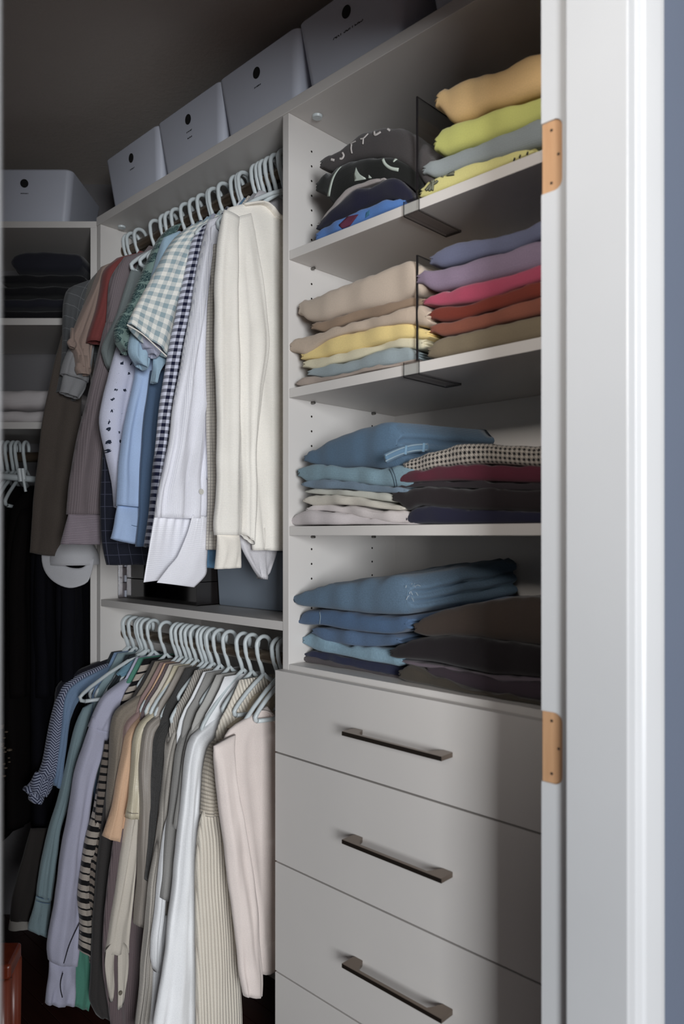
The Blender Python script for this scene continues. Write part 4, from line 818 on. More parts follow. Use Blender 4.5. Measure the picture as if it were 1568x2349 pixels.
# ================= FOLDED CLOTHES =================
BVH = {}
def folded(name, label, cat, top, bot, m, D=.27, Yf=.012, layers=3, rise=0, seed=0, wr=.0045, group=None, xr_cap=None, nose=.34, blunt=.78, drop=0, crease=1, back_dx=0):
    """folded garment: rounded front fold between the top and bottom front lines, layered ends, running back into the shelf"""
    rnd = random.Random(seed or hash(tuple(top[0])) % 9999); ph = [rnd.uniform(0, 20) for _ in range(4)]
    T = np.array([onY(a, b, Yf) for a, b in top])[:, [0, 2]]; B = np.array([onY(a, b, Yf) for a, b in bot])[:, [0, 2]]
    x0, x1 = max(T[0, 0], B[0, 0]*0+min(T[0, 0], B[0, 0])), max(T[-1, 0], B[-1, 0]); x1 = min(x1, XR-.004); x0 = max(x0, .003)
    Tc = cr(T, 120); Bc = cr(B, 120)
    N = max(14, int((x1-x0)/.008)); K = 16; KA = 6
    V = []; UV = []; st = []
    for i in range(N+1):
        x = x0+(x1-x0)*i/N
        zt = np.interp(x, Tc[:, 0], Tc[:, 1]); zb = np.interp(x, Bc[:, 0], Bc[:, 1])
        xi = x+(.022 if i < N/2 else -.022); hi = np.interp(xi, Tc[:, 0], Tc[:, 1])-np.interp(xi, Bc[:, 0], Bc[:, 1])
        if min(i, N-i)*(x1-x0)/N < .022 and zt-zb < blunt*hi: zt += (blunt*hi-(zt-zb))*.6; zb = max(zb-(blunt*hi-(zt-zb))*.4, zb-.006)
        h = max(zt-zb, .005)
        e = min(1, min(i, N-i)*(x1-x0)/N/.012); k_ = math.sqrt(max(0, 1-(1-e)**2))*.16+.84
        zm = (zt+zb)/2; h2 = h/2*k_
        R_ = []
        yoff = .006*nz(x*7, ph[0], 0)+.006*nz(x*22, ph[1], zm*5)+.010*(1-k_)
        nb = min(.020, h*nose)
        for j in range(K+1):       # j=0 nose .. K back ; pair top and bottom
            if j <= KA: an = math.pi/2*j/KA; y_ = Yf+yoff+nb*(1-math.sin(an)); hh = math.sin(an)**.0+0; hz = math.sin(an)**.6 if j else 0; y_ = Yf+yoff+nb*(1-math.sin(an/1.0)) if 0 else Yf+yoff+nb*(1-math.cos(an))
            else: t_ = (j-KA)/(K-KA); y_ = Yf+yoff+nb+(D-nb)*t_; hz = 1
            back = max(0, (y_-Yf)/D)
            w1 = wr*(.45*nz(x*13+ph[2], y_*9, zm*8)+.45*nz(x*42, y_*18, zm*30+ph[3])*crease)*(hz**.5 if hz > 0 else 0)*1.6
            rg = max(0, 1-abs(nz(x*11+y_*9+ph[0], zm*30+y_*14+hz*.8, ph[3]))*7)**2; w1 -= wr*.65*rg*(hz if hz < 1 else 1)*crease
            w2 = wr*.3*nz(x*16+ph[2], y_*9, zm*8+5)*(1 if hz else 0)
            xx = x+back_dx*back*(i/N)
            dz_ = (rise-drop)*back**1.2*(i/N*.6+.4)
            ztop = zm+h2*hz+w1+dz_+.0; zbt = zm-h2*hz+w2+dz_*(.5)
            if ztop < zbt+.0012: ztop = zbt+.0012
            R_.append((xx, y_, ztop, zbt))
        st.append(R_)
    def vid(v): V.append(v); return len(V)-1
    top_i = [[vid((r_[j][0], r_[j][1], r_[j][2])) for j in range(K+1)] for r_ in st]
    bot_i = [[vid((r_[j][0], r_[j][1], r_[j][3])) for j in range(K+1)] for r_ in st]
    arcl = [0]
    for j in range(K): a = st[N//2][j]; b = st[N//2][j+1]; arcl.append(arcl[-1]+math.hypot(b[1]-a[1], b[2]-a[2]))
    for r_ in st:
        for j in range(K+1): UV.append((r_[j][0], arcl[j]))
    for r_ in st:
        for j in range(K+1): UV.append((r_[j][0], -arcl[j]))
    Fc = []
    for i in range(N):
        for j in range(K):
            Fc.append((top_i[i][j], top_i[i+1][j], top_i[i+1][j+1], top_i[i][j+1]))
            Fc.append((bot_i[i][j], bot_i[i][j+1], bot_i[i+1][j+1], bot_i[i+1][j]))
        Fc.append((top_i[i][0], bot_i[i][0], bot_i[i+1][0], top_i[i+1][0]))
        Fc.append((top_i[i][K], top_i[i+1][K], bot_i[i+1][K], bot_i[i][K]))
    # layered ends
    MZ = 4*layers
    for i, sg in ((0, -1), (N, 1)):
        r_ = st[i]; cols = []
        for j in range(K+1):
            c = [top_i[i][j]]
            for q in range(1, MZ):
                v = q/MZ; lob = abs(math.sin(math.pi*layers*v))**.6; fade = min(1, j/3)
                xx = r_[j][0]+sg*(.002+.008*lob*fade-.006*(1-lob)*fade+.003*nz(r_[j][1]*20, v*6, ph[0]))
                z_ = r_[j][2]*(1-v)+r_[j][3]*v
                c.append(vid((xx, r_[j][1], z_))); UV.append((xx+(z_-r_[j][2]), arcl[j]))
            c.append(bot_i[i][j]); cols.append(c)
        for j in range(K):
            for q in range(MZ):
                f = (cols[j][q], cols[j+1][q], cols[j+1][q+1], cols[j][q+1]); Fc.append(f if sg < 0 else f[::-1])
    o = mesh(name, V, Fc, m, None, True, uv=UV)
    bmm = bmesh.new(); bmm.from_mesh(o.data); bmesh.ops.recalc_face_normals(bmm, faces=bmm.faces); BVH[o.name] = BVHTree.FromBMesh(bmm); bmm.to_mesh(o.data); bmm.free()
    tag(o, label, cat, group)
    return o
def on_front(o, px, py, Yf=.012, off=.0009):
    p_ = onY(px, py, Yf); h = BVH[o.name].ray_cast(Vector(CAM), (Vector(p_)-Vector(CAM)).normalized(), 6)
    if h[0] is None: return None
    return h[0]+h[1]*off*(1 if h[1].y < .2 or h[1].x > 0 else -1)
def stroke(o, pts, wpx, m, name='print'):
    """printed line lying on the cloth, width in px at the first shot"""
    P_ = cr(np.array(pts, float), max(4, int(len(pts)*5))); V = []
    ws = wpx if isinstance(wpx, (list, tuple)) else [wpx]*2
    last = None
    for i, p_ in enumerate(P_):
        t_ = P_[min(i+1, len(P_)-1)]-P_[max(i-1, 0)]; n_ = np.array([-t_[1], t_[0]])/(np.linalg.norm(t_)+1e-9); w_ = np.interp(i/(len(P_)-1), np.linspace(0, 1, len(ws)), ws)/2
        row = []
        for k in (-1, 0, 1):
            q = on_front(o, *(p_+n_*w_*k))
            row.append(q if q is not None else last)
            if q is not None: last = q
        V.append(row)
    V = [r_ for r_ in V if all(q is not None for q in r_)]
    if len(V) < 2: return None
    Fc = [(3*i+k, 3*i+k+1, 3*i+k+4, 3*i+k+3) for i in range(len(V)-1) for k in (0, 1)]
    ob = mesh(name, [q for r_ in V for q in r_], Fc, m, o, True); ob.modifiers.new('thickness', 'SOLIDIFY').thickness = .0004
    ob.modifiers['thickness'].offset = 0; return ob
def fill(o, poly, m, name='print', n=12):
    """printed filled shape"""
    ys = [p_[1] for p_ in poly]; V = []; Fc = []; rows = []
    for i in range(n+1):
        y = min(ys)+.3+(max(ys)-min(ys)-.6)*i/n; xs = []
        for a, b in zip(poly, poly[1:]+poly[:1]):
            if (a[1] <= y) != (b[1] <= y): xs.append(a[0]+(b[0]-a[0])*(y-a[1])/(b[1]-a[1]))
        if len(xs) < 2: continue
        r_ = [on_front(o, min(xs)+(max(xs)-min(xs))*k/4, y) for k in range(5)]
        if all(q is not None for q in r_): rows.append(r_)
    for r_ in rows: V += r_
    Fc = [(5*i+k, 5*i+k+1, 5*i+k+6, 5*i+k+5) for i in range(len(rows)-1) for k in range(4)]
    if not Fc: return None
    ob = mesh(name, V, Fc, m, o, True); s_ = ob.modifiers.new('thickness', 'SOLIDIFY'); s_.thickness = .0004; s_.offset = 0; return ob
K_ = dict
s1 = lambda x: 573.6+(x-664)*-.397
s2 = lambda x: 890.6+(x-663.2)*-.2036
s3 = lambda x: 1205.5+(x-664)*-.0087
def base(f, *xs): return [(x, f(x)-1.0) for x in xs]
G1 = 'folded tees left of the upper divider'; G2 = 'folded tops right of the upper divider'; G3 = 'pale folded trousers on the second shelf'; G4 = 'coloured folded clothes on the second shelf, right'
G5 = 'folded jeans and pale trousers on the third shelf'; G6 = 'dark folded trousers on the third shelf, right'; G7 = 'folded jeans on top of the drawers'; G8 = 'dark folded clothes on top of the drawers, right'
pr = plain('pale_print_ink', (196, 206, 196), .7); prw = plain('off_white_print_ink', (206, 200, 196), .7); prr = plain('maroon_print_ink', (96, 44, 66), .7); prt = plain('teal_print_ink', (60, 110, 140), .7)
o = folded('folded_tee', 'royal blue folded tee with maroon leaf print, bottom of the upper left pile', 'clothes', [(724, 528), (740, 515), (770, 505), (810, 486), (850, 466), (890, 456), (922, 464)], base(s1, 724, 800, 860, 922), Fb('royal_blue_jersey', (84, 124, 186), heather=.1), Yf=.004, group=G1, nose=.4, seed=3)
fill(o, [(776, 517), (800, 494), (823, 492), (813, 505), (803, 518), (785, 524)], prr, 'leaf_print'); fill(o, [(840, 488), (848, 482), (848, 492), (838, 500)], prt, 'leaf_print')
cre = Fb('ecru_heather_jersey', (168, 160, 158), heather=.1)
folded('folded_tee', 'ecru folded tee, thin pale arc between the navy and black tees', 'clothes', [(733, 505), (745, 484), (775, 452), (805, 426), (840, 415), (872, 409)], [(733, 511), (750, 494), (780, 462), (810, 436), (842, 425), (872, 417)], cre, Yf=.012, group=G1, layers=1, seed=4)
folded('folded_tee', 'dark navy folded tee bowed over the royal blue one', 'clothes', [(730, 514), (750, 492), (780, 462), (812, 436), (850, 424), (885, 408), (915, 412), (940, 440), (948, 462)], [(731, 522), (770, 505), (810, 486), (850, 466), (890, 456), (922, 464), (948, 478)], Fb('ink_navy_jersey', (26, 26, 46)), Yf=.008, group=G1, seed=5)
bo = folded('folded_tee', 'black folded tee with pale curved print and shark fin shape', 'clothes', [(725, 424), (738, 404), (765, 378), (800, 362), (850, 356), (900, 362), (945, 385), (962, 420)], [(727, 434), (738, 440), (752, 462), (775, 456), (805, 432), (840, 418), (880, 412), (920, 418), (962, 455)], Fb('black_green_jersey', (22, 24, 22)), Yf=.012, group=G1, seed=6)
stroke(bo, [(753, 456), (757, 432), (764, 408), (775, 390), (790, 375)], [6, 5, 2], pr); fill(bo, [(817, 384), (812, 400), (813, 416), (842, 410), (826, 401), (820, 392)], pr)
fill(bo, [(846, 401), (845, 409), (853, 408)], pr); stroke(bo, [(877, 363), (883, 376), (896, 386), (914, 390)], [6, 7, 8], pr); stroke(bo, [(902, 372), (909, 365), (919, 363)], [2, 6, 4], pr)
go = folded('folded_sweatshirt', 'charcoal folded sweatshirt with spaced white letters, top of the upper left pile', 'clothes', [(738, 366), (748, 350), (775, 342), (800, 318), (835, 300), (880, 288), (920, 292), (955, 312), (985, 350)], [(739, 384), (752, 390), (785, 372), (830, 363), (880, 364), (920, 378), (955, 405), (985, 440)], Fb('charcoal_heather_fleece', (72, 68, 68), heather=.25), Yf=.016, group=G1, rise=-.01, seed=8, wr=.006)
for pts, w_ in (([(757, 357), (765, 359)], 5), ([(783, 341), (786, 348), (782, 355), (777, 355)], 4), ([(801, 322), (814, 315)], 2.2), ([(804, 322), (803, 332), (805, 343)], 3.4), ([(824, 310), (831, 309), (842, 298)], 2.6), ([(831, 310), (830, 322)], 3), ([(856, 293), (858, 301), (871, 294)], 4), ([(886, 287), (892, 292)], 4)):
    stroke(go, [(a_+2, b_+9) for a_, b_ in pts], w_*1.15, prw, 'letter')
# right pile, upper shelf
yo = folded('folded_tee', 'pale yellow folded tee with grey hand prints, bottom of the upper right pile', 'clothes', [(968, 422), (985, 407), (1020, 398), (1060, 381), (1110, 366), (1160, 352), (1200, 342), (1216, 345)], base(s1, 968, 1050, 1130, 1216), Fb('pale_yellow_jersey', (212, 206, 138)), Yf=.003, group=G2, seed=9)
hg = plain('grey_hand_ink', (112, 114, 98), .7); hk_ = plain('black_outline_ink', (24, 24, 22), .7)
for c_, s_ in (((990, 424), 1), ((1030, 399), -1)):
    for q in range(3):
        dx_ = (-8+8*q)
        if s_ > 0: p_ = [(c_[0]+2, c_[1]-4), (c_[0]-6+dx_*.9, c_[1]+14-abs(q-1))]
        else: p_ = [(c_[0]-6, c_[1]+2), (c_[0]+12, c_[1]-6+dx_*.8)]
        stroke(yo, p_, [8, 7.5, 6.5], hk_, 'hand_outline'); stroke(yo, [(a+.3, b-.6) for a, b in p_], [6.4, 5.6, 4.6], hg, 'hand_print').location.y -= .0005
    p_ = [(c_[0]+1, c_[1]-2), (c_[0]+10, c_[1]-5), (c_[0]+14, c_[1]-10)] if s_ > 0 else [(c_[0]-6, c_[1]+1), (c_[0]-14, c_[1]+3), (c_[0]-16, c_[1]+8)]
    stroke(yo, p_, [9, 6, 5], hk_, 'hand_outline'); stroke(yo, p_, [7, 4, 3.4], hg, 'hand_print').location.y -= .0005
    if s_ > 0: stroke(yo, [(994, 410), (990, 420)], [11, 11], hk_, 'hand_outline'); stroke(yo, [(994, 410), (990, 420)], [9, 9], hg, 'hand_print').location.y -= .0005
for x_, y_ in ((1178, 366), (1191, 359), (1208, 352)): stroke(yo, [(x_, y_+3), (x_+3, y_-4)], [4, 3], hk_, 'print')
folded('folded_sweater', 'grey-blue folded sweater above the pale yellow tee', 'clothes', [(976, 386), (982, 372), (1010, 357), (1060, 338), (1120, 314), (1180, 294), (1215, 276), (1238, 268), (1252, 270)], [(978, 396), (990, 405), (1020, 398), (1060, 381), (1110, 366), (1170, 350), (1252, 328)], Fb('blue_grey_fleece', (142, 150, 152)), Yf=.006, group=G2, seed=10)
folded('folded_sweatshirt', 'lime yellow folded sweatshirt, second from top of the upper right pile', 'clothes', [(999, 305), (1006, 289), (1040, 279), (1090, 265), (1140, 247), (1190, 234), (1252, 208)], [(1001, 345), (1010, 353), (1050, 342), (1100, 326), (1160, 303), (1252, 264)], Fb('lime_fleece', (196, 198, 116)), Yf=.006, group=G2, seed=11, D=.28)
folded('folded_sweatshirt', 'peach orange folded sweatshirt, top of the upper right pile', 'clothes', [(1003, 226), (1010, 205), (1050, 180), (1090, 165), (1135, 159), (1185, 132), (1215, 120), (1252, 115)], [(1004, 240), (1026, 274), (1060, 268), (1110, 248), (1170, 232), (1252, 204)], Fb('peach_fleece', (224, 188, 134)), Yf=.008, group=G2, seed=12, D=.28)
# second shelf left pile
b2 = lambda *a: base(s2, *a)
folded('folded_trousers', 'taupe folded trousers, thin bottom layer of the beige pile', 'clothes', [(682, 868), (700, 864), (760, 860), (810, 851), (860, 842), (920, 830), (950, 826)], b2(682, 760, 860, 950), Fb('taupe_twill', (166, 152, 142)), Yf=.004, group=G3, seed=20, layers=1)
folded('folded_trousers', 'grey-blue folded trousers near the bottom of the beige pile', 'clothes', [(708, 852), (718, 842), (760, 834), (810, 824), (860, 806), (905, 797), (935, 797), (950, 806)], [(710, 860), (740, 864), (790, 855), (840, 845), (900, 836), (950, 826)], Fb('blue_grey_twill', (150, 162, 166)), Yf=.008, group=G3, seed=21, wr=.005)
folded('folded_trousers', 'pale cream folded trousers under the butter yellow pair', 'clothes', [(700, 826), (720, 820), (770, 812), (820, 800), (880, 785), (930, 774), (962, 774)], [(704, 842), (722, 846), (760, 834), (810, 824), (860, 806), (905, 797), (962, 800)], Fb('pale_cream_cotton', (214, 206, 178)), Yf=.010, group=G3, seed=22, wr=.004)
folded('folded_trousers', 'butter yellow folded trousers in the middle of the beige pile', 'clothes', [(694, 812), (706, 798), (738, 780), (780, 764), (830, 755), (880, 744), (925, 742), (955, 745), (975, 752)], [(696, 824), (720, 820), (770, 812), (820, 800), (880, 785), (930, 776), (975, 778)], Fb('butter_yellow_cotton', (232, 208, 142)), Yf=.008, group=G3, seed=23, wr=.006)
folded('folded_trousers', 'beige folded trousers poking out furthest left in the beige pile', 'clothes', [(668, 784), (680, 774), (730, 764), (780, 742), (820, 730), (870, 724), (920, 708), (960, 697), (975, 706)], [(676, 806), (696, 812), (738, 784), (780, 766), (830, 756), (880, 746), (925, 742), (975, 748)], Fb('beige_cotton', (192, 174, 156)), Yf=.002, group=G3, seed=24, wr=.005)
folded('folded_trousers', 'tan folded trousers directly under the thick beige top pair', 'clothes', [(716, 745), (728, 738), (770, 726), (820, 706), (870, 696), (915, 688), (945, 680), (965, 684)], [(717, 754), (740, 760), (785, 742), (825, 730), (870, 724), (925, 706), (965, 700)], Fb('tan_twill', (150, 128, 108)), Yf=.010, group=G3, seed=25, wr=.004)
folded('folded_trousers', 'thick light beige folded trousers on top of the beige pile', 'clothes', [(685, 700), (696, 686), (740, 668), (780, 648), (830, 630), (880, 608), (925, 592), (950, 600), (964, 625)], [(687, 720), (700, 734), (735, 733), (775, 720), (830, 708), (880, 698), (930, 682), (964, 672)], Fb('light_beige_denim', (196, 180, 164)), Yf=.004, group=G3, seed=26, wr=.005, rise=.012, layers=4)
# second shelf right pile
folded('folded_trousers', 'olive khaki folded trousers, bottom of the coloured pile', 'clothes', [(988, 786), (1000, 776), (1050, 766), (1100, 750), (1150, 738), (1200, 726), (1252, 716)], b2(988, 1060, 1150, 1252), Fb('olive_khaki_twill', (124, 112, 92)), Yf=.004, group=G4, seed=30, wr=.005)
folded('folded_trousers', 'terracotta folded trousers above the olive khaki pair', 'clothes', [(992, 746), (1005, 738), (1050, 733), (1110, 714), (1160, 700), (1200, 690), (1252, 678)], [(994, 762), (1010, 770), (1060, 762), (1100, 752), (1150, 739), (1252, 717)], Fb('terracotta_twill', (134, 80, 64)), Yf=.007, group=G4, seed=31)
folded('folded_trousers', 'rust red folded trousers in the middle of the coloured pile', 'clothes', [(989, 716), (1000, 704), (1050, 696), (1110, 684), (1170, 662), (1252, 642)], [(992, 730), (1010, 736), (1060, 729), (1110, 714), (1200, 690), (1252, 678)], Fb('rust_red_corduroy', (116, 50, 38)), Yf=.006, group=G4, seed=32)
folded('folded_trousers', 'raspberry pink folded trousers in the coloured pile', 'clothes', [(976, 688), (984, 676), (1030, 664), (1080, 646), (1130, 636), (1190, 622), (1252, 605)], [(978, 696), (1000, 700), (1050, 695), (1110, 683), (1170, 662), (1252, 642)], Fb('raspberry_cotton', (170, 72, 96), sheen=.3), Yf=.004, group=G4, seed=33)
folded('folded_sweatshirt', 'mauve folded top with overlapping edge, second from top of the coloured pile', 'clothes', [(965, 632), (972, 619), (1010, 616), (1060, 598), (1110, 583), (1160, 574), (1200, 556), (1252, 540)], [(968, 650), (992, 666), (1040, 658), (1080, 646), (1130, 636), (1190, 622), (1252, 605)], Fb('mauve_fleece', (134, 118, 138), heather=.1), Yf=.002, group=G4, seed=34)
folded('folded_sweater', 'slate blue folded sweater, top of the coloured pile', 'clothes', [(992, 592), (1003, 576), (1040, 556), (1090, 548), (1140, 538), (1190, 522), (1252, 500)], [(994, 604), (1010, 612), (1060, 600), (1110, 584), (1160, 574), (1252, 541)], Fb('slate_blue_fleece', (100, 104, 128)), Yf=.006, group=G4, seed=35)
# third shelf
b3 = lambda *a: base(s3, *a); den = lambda n_, c, h=.3: Fb(n_, c, heather=h, bump=.35, weave=700)
folded('folded_trousers', 'white folded trousers, bottom of the third shelf pile, pointing furthest left', 'clothes', [(667, 1188), (690, 1172), (720, 1170), (780, 1178), (840, 1190), (900, 1198), (944, 1199)], b3(667, 800, 944), Fb('white_twill', (206, 198, 198)), Yf=.003, group=G5, seed=40, layers=2)
folded('folded_trousers', 'off-white folded trousers second from the bottom of the third shelf pile', 'clothes', [(702, 1166), (715, 1158), (760, 1157), (820, 1162), (870, 1170), (910, 1168), (935, 1176), (946, 1190)], [(703, 1173), (730, 1171), (780, 1178), (840, 1190), (900, 1200), (946, 1202)], Fb('off_white_twill', (210, 202, 200)), Yf=.006, group=G5, seed=41, wr=.004)
folded('folded_trousers', 'ivory folded trousers with rounded fold, third from bottom of the third shelf pile', 'clothes', [(697, 1145), (705, 1135), (750, 1134), (820, 1140), (880, 1152), (918, 1164)], [(698, 1154), (715, 1160), (770, 1157), (830, 1161), (880, 1168), (918, 1170)], Fb('ivory_cotton', (204, 198, 186)), Yf=.004, group=G5, seed=42, layers=1)
folded('folded_trousers', 'grey-cream folded trousers, thin layer under the thin blue pair', 'clothes', [(704, 1124), (712, 1119), (770, 1121), (830, 1126), (880, 1130), (915, 1133)], [(705, 1131), (730, 1134), (800, 1138), (870, 1148), (915, 1154)], Fb('grey_cream_cotton', (190, 190, 180)), Yf=.008, group=G5, seed=43, layers=1)
folded('folded_jeans', 'thin steel blue folded jeans in the third shelf pile', 'jeans', [(697, 1106), (710, 1100), (770, 1102), (830, 1110), (890, 1116), (925, 1118)], [(698, 1116), (720, 1121), (790, 1122), (850, 1128), (925, 1132)], den('steel_blue_denim', (112, 130, 146)), Yf=.004, group=G5, seed=44, layers=1)
jj = folded('folded_jeans', 'light blue folded jeans with stitched side seam, under the big jeans of the third shelf', 'jeans', [(682, 1086), (692, 1070), (730, 1066), (790, 1070), (850, 1072), (900, 1070), (934, 1068)], [(683, 1092), (698, 1106), (740, 1100), (800, 1106), (860, 1114), (934, 1120)], den('light_blue_denim', (124, 150, 162)), Yf=.002, group=G5, seed=45, wr=.005)
thr = plain('pale_stitch_thread', (150, 168, 178), .8); thg = plain('dark_stitch_thread', (50, 66, 84), .8)
stroke(jj, [(893, 1076), (899, 1088), (904, 1104), (906, 1116)], 1.2, thg, 'stitch_line'); stroke(jj, [(899, 1074), (905, 1088), (909, 1104), (911, 1116)], 1.2, thg, 'stitch_line')
bj = folded('folded_jeans', 'thick blue folded jeans with visible waistband, top of the third shelf pile', 'jeans', [(697, 1050), (705, 1038), (740, 1014), (780, 996), (830, 980), (870, 970), (895, 966), (905, 975)], [(698, 1057), (722, 1066), (770, 1072), (820, 1071), (860, 1074), (896, 1074), (905, 1070)], den('mid_blue_denim', (84, 108, 130)), Yf=.004, group=G5, seed=46, wr=.003, rise=.010, layers=3, back_dx=.03)
XWB = onY(905, 1040, .004)[0]+.019
def waistband(owner, pts, dz, r, m, name, dx=0):
    P_ = cr(np.array([onX(a, b+dz, XWB+dx) for a, b in pts])[:, [1, 2, 0]], 24)
    return MB().tube([(q[2], q[0], q[1]) for q in P_], r, 10, flat=.5).build(name, m, owner, smooth=True)
WB = [(884, 1052), (900, 1044), (925, 1034), (950, 1028), (980, 1026)]
waistband(bj, WB, 0, .0085, den('waist_denim', (96, 126, 150)), 'waistband')
waistband(bj, WB, 6, .0010, thr, 'stitch_line', .005); waistband(bj, WB, -7, .0010, thr, 'stitch_line', .005)
for px, py in ((930, 1033), (971, 1027)):
    MB().tube([onX(px-1, py+10, XWB+.006), onX(px+1, py-10, XWB+.006)], .0028, 8).build('belt_loop', den('loop_denim', (110, 140, 162)), bj)
folded('folded_trousers', 'dark navy folded trousers, bottom of the dark pile on the third shelf', 'clothes', [(932, 1178), (945, 1166), (980, 1160), (1060, 1168), (1150, 1172), (1252, 1176)], b3(936, 1100, 1252), Fb('dark_navy_twill', (32, 32, 52)), Yf=.004, group=G6, seed=50)
bt = folded('folded_trousers', 'black-brown folded trousers, thick layer in the dark pile of the third shelf', 'clothes', [(907, 1135), (918, 1122), (960, 1116), (1040, 1118), (1130, 1122), (1252, 1126)], [(912, 1150), (930, 1170), (950, 1160), (1000, 1162), (1060, 1168), (1252, 1176)], Fb('black_brown_twill', (36, 30, 32)), Yf=.003, group=G6, seed=51)
folded('folded_trousers', 'dark grey folded trousers under the burgundy pair', 'clothes', [(913, 1112), (930, 1104), (980, 1102), (1060, 1102), (1150, 1106), (1252, 1108)], [(915, 1120), (960, 1116), (1040, 1118), (1130, 1122), (1252, 1126)], Fb('dark_grey_twill', (48, 42, 46)), Yf=.008, group=G6, seed=52, layers=1)
folded('folded_trousers', 'burgundy folded trousers beneath the houndstooth pair', 'clothes', [(908, 1102), (920, 1090), (960, 1080), (1010, 1070), (1080, 1066), (1160, 1066), (1252, 1072)], [(910, 1108), (930, 1108), (980, 1104), (1060, 1102), (1252, 1108)], Fb('burgundy_wool', (84, 34, 48)), Yf=.004, group=G6, seed=53)
folded('folded_trousers', 'black and cream houndstooth folded trousers, top of the dark pile', 'clothes', [(930, 1068), (938, 1054), (970, 1042), (1010, 1030), (1060, 1020), (1110, 1015), (1160, 1019), (1200, 1022), (1252, 1017)], [(932, 1078), (945, 1084), (985, 1077), (1040, 1069), (1100, 1064), (1160, 1066), (1252, 1071)], Fb('houndstooth_wool', (176, 168, 158), (22, 20, 22), 'hound', .0085), Yf=.006, group=G6, seed=54)
# on top of the drawers
deckz = z(-.2712)
def bd(*xs, Y=.010): # front line on the deck at depth Y
    out = []
    for x in xs:
        lo, hi = 1400, 1700
        for _ in range(40):
            md_ = (lo+hi)/2
            if onY(x, md_, Y)[2] > deckz: lo = md_
            else: hi = md_
        out.append((x, lo))
    return out
folded('folded_trousers', 'dark grey folded trousers, bottom left on top of the drawers', 'clothes', [(687, 1516), (700, 1506), (740, 1512), (790, 1526), (840, 1538), (880, 1548), (918, 1552)], bd(687, 760, 840, 918, Y=.045), Fb('dark_grey_cotton', (82, 76, 78)), Yf=.045, group=G7, seed=60, layers=2, D=.25)
folded('folded_jeans', 'dark navy folded jeans near the bottom of the pile on the drawers', 'jeans', [(704, 1500), (716, 1490), (760, 1500), (820, 1512), (870, 1520), (912, 1530)], [(706, 1508), (730, 1514), (790, 1528), (840, 1540), (912, 1552)], den('indigo_denim', (36, 40, 64), .1), Yf=.045, group=G7, seed=61, layers=1, D=.25)
folded('folded_jeans', 'palest blue folded jeans with crumpled right edge, on the drawers', 'jeans', [(696, 1468), (706, 1454), (735, 1455), (780, 1476), (830, 1484), (880, 1486), (918, 1484)], [(697, 1480), (715, 1492), (760, 1500), (820, 1512), (870, 1522), (918, 1532)], den('pale_blue_denim', (132, 160, 176)), Yf=.035, group=G7, seed=62, wr=.006, D=.26)
folded('folded_jeans', 'plain mid-blue folded jeans, third from top of the pile on the drawers', 'jeans', [(721, 1446), (732, 1438), (780, 1444), (840, 1451), (910, 1455)], [(722, 1456), (745, 1472), (780, 1478), (840, 1484), (910, 1480)], den('blue_denim', (84, 106, 134)), Yf=.035, group=G7, seed=63, layers=2, D=.26)
ej = folded('folded_jeans', 'blue folded jeans with tapered left tip and seam, second from top on the drawers', 'jeans', [(683, 1424), (692, 1404), (720, 1400), (780, 1404), (850, 1412), (905, 1416), (925, 1418)], [(684, 1432), (700, 1434), (735, 1434), (780, 1444), (840, 1452), (890, 1455), (925, 1446)], den('washed_blue_denim', (78, 102, 132)), blunt=0, Yf=.025, group=G7, seed=64, wr=.004, D=.27, rise=.03, back_dx=.10)
stroke(ej, [(733, 1403), (735, 1415), (733, 1432)], 1.4, thr, 'stitch_line')
fj = folded('folded_jeans', 'worn faded blue folded jeans with frayed edge, top of the pile on the drawers', 'jeans', [(665, 1376), (676, 1364), (700, 1352), (750, 1338), (800, 1334), (860, 1330), (900, 1324), (925, 1330)], [(666, 1382), (690, 1390), (740, 1396), (800, 1405), (860, 1411), (925, 1411)], den('worn_blue_denim', (92, 114, 134), .5), blunt=0, Yf=.014, group=G7, seed=65, wr=.006, rise=.032, D=.29, layers=3, back_dx=.05)
stroke(fj, [(672, 1372), (676, 1380), (678, 1388)], 1.6, thg, 'stitch_line')
rnd = random.Random(5); fr = MB(); FX = 6; cfr = onY(936, 1360, .045)
for k in range(46):
    a = onY(926+rnd.random()*26, 1374-rnd.random()*34, .02+rnd.random()*.05); d_ = np.array([rnd.uniform(-.004, .016), rnd.uniform(-.012, .004), rnd.uniform(-.010, .006)])
    fr.tube([a, a+d_*.5+np.array([0, 0, .002]), a+d_], .00045, 4)
fr.build('frayed_threads', plain('fray_thread', (196, 204, 208), .9), fj)
folded('folded_trousers', 'dark olive folded trousers, bottom right on top of the drawers', 'clothes', [(918, 1532), (932, 1524), (965, 1536), (1000, 1556), (1060, 1574), (1120, 1590), (1180, 1598), (1252, 1612)], bd(920, 1000, 1100, 1180, 1252, Y=.02), Fb('dark_olive_twill', (68, 62, 54)), Yf=.02, group=G8, seed=70, wr=.005, D=.28)
folded('folded_trousers', 'aubergine grey folded trousers above the dark olive pair', 'clothes', [(984, 1534), (1000, 1528), (1060, 1542), (1120, 1556), (1180, 1562), (1252, 1570)], [(986, 1548), (1010, 1560), (1060, 1574), (1120, 1590), (1180, 1598), (1252, 1611)], Fb('aubergine_grey_cotton', (64, 54, 62)), Yf=.03, group=G8, seed=71, D=.27)
folded('folded_trousers', 'thin grey-mauve folded layer between black and aubergine trousers', 'clothes', [(928, 1514), (960, 1518), (1010, 1528), (1070, 1540), (1130, 1550), (1252, 1556)], [(930, 1522), (960, 1528), (1010, 1536), (1070, 1548), (1130, 1560), (1252, 1570)], Fb('grey_mauve_jersey', (106, 96, 104)), Yf=.035, group=G8, seed=72, layers=1, D=.26)
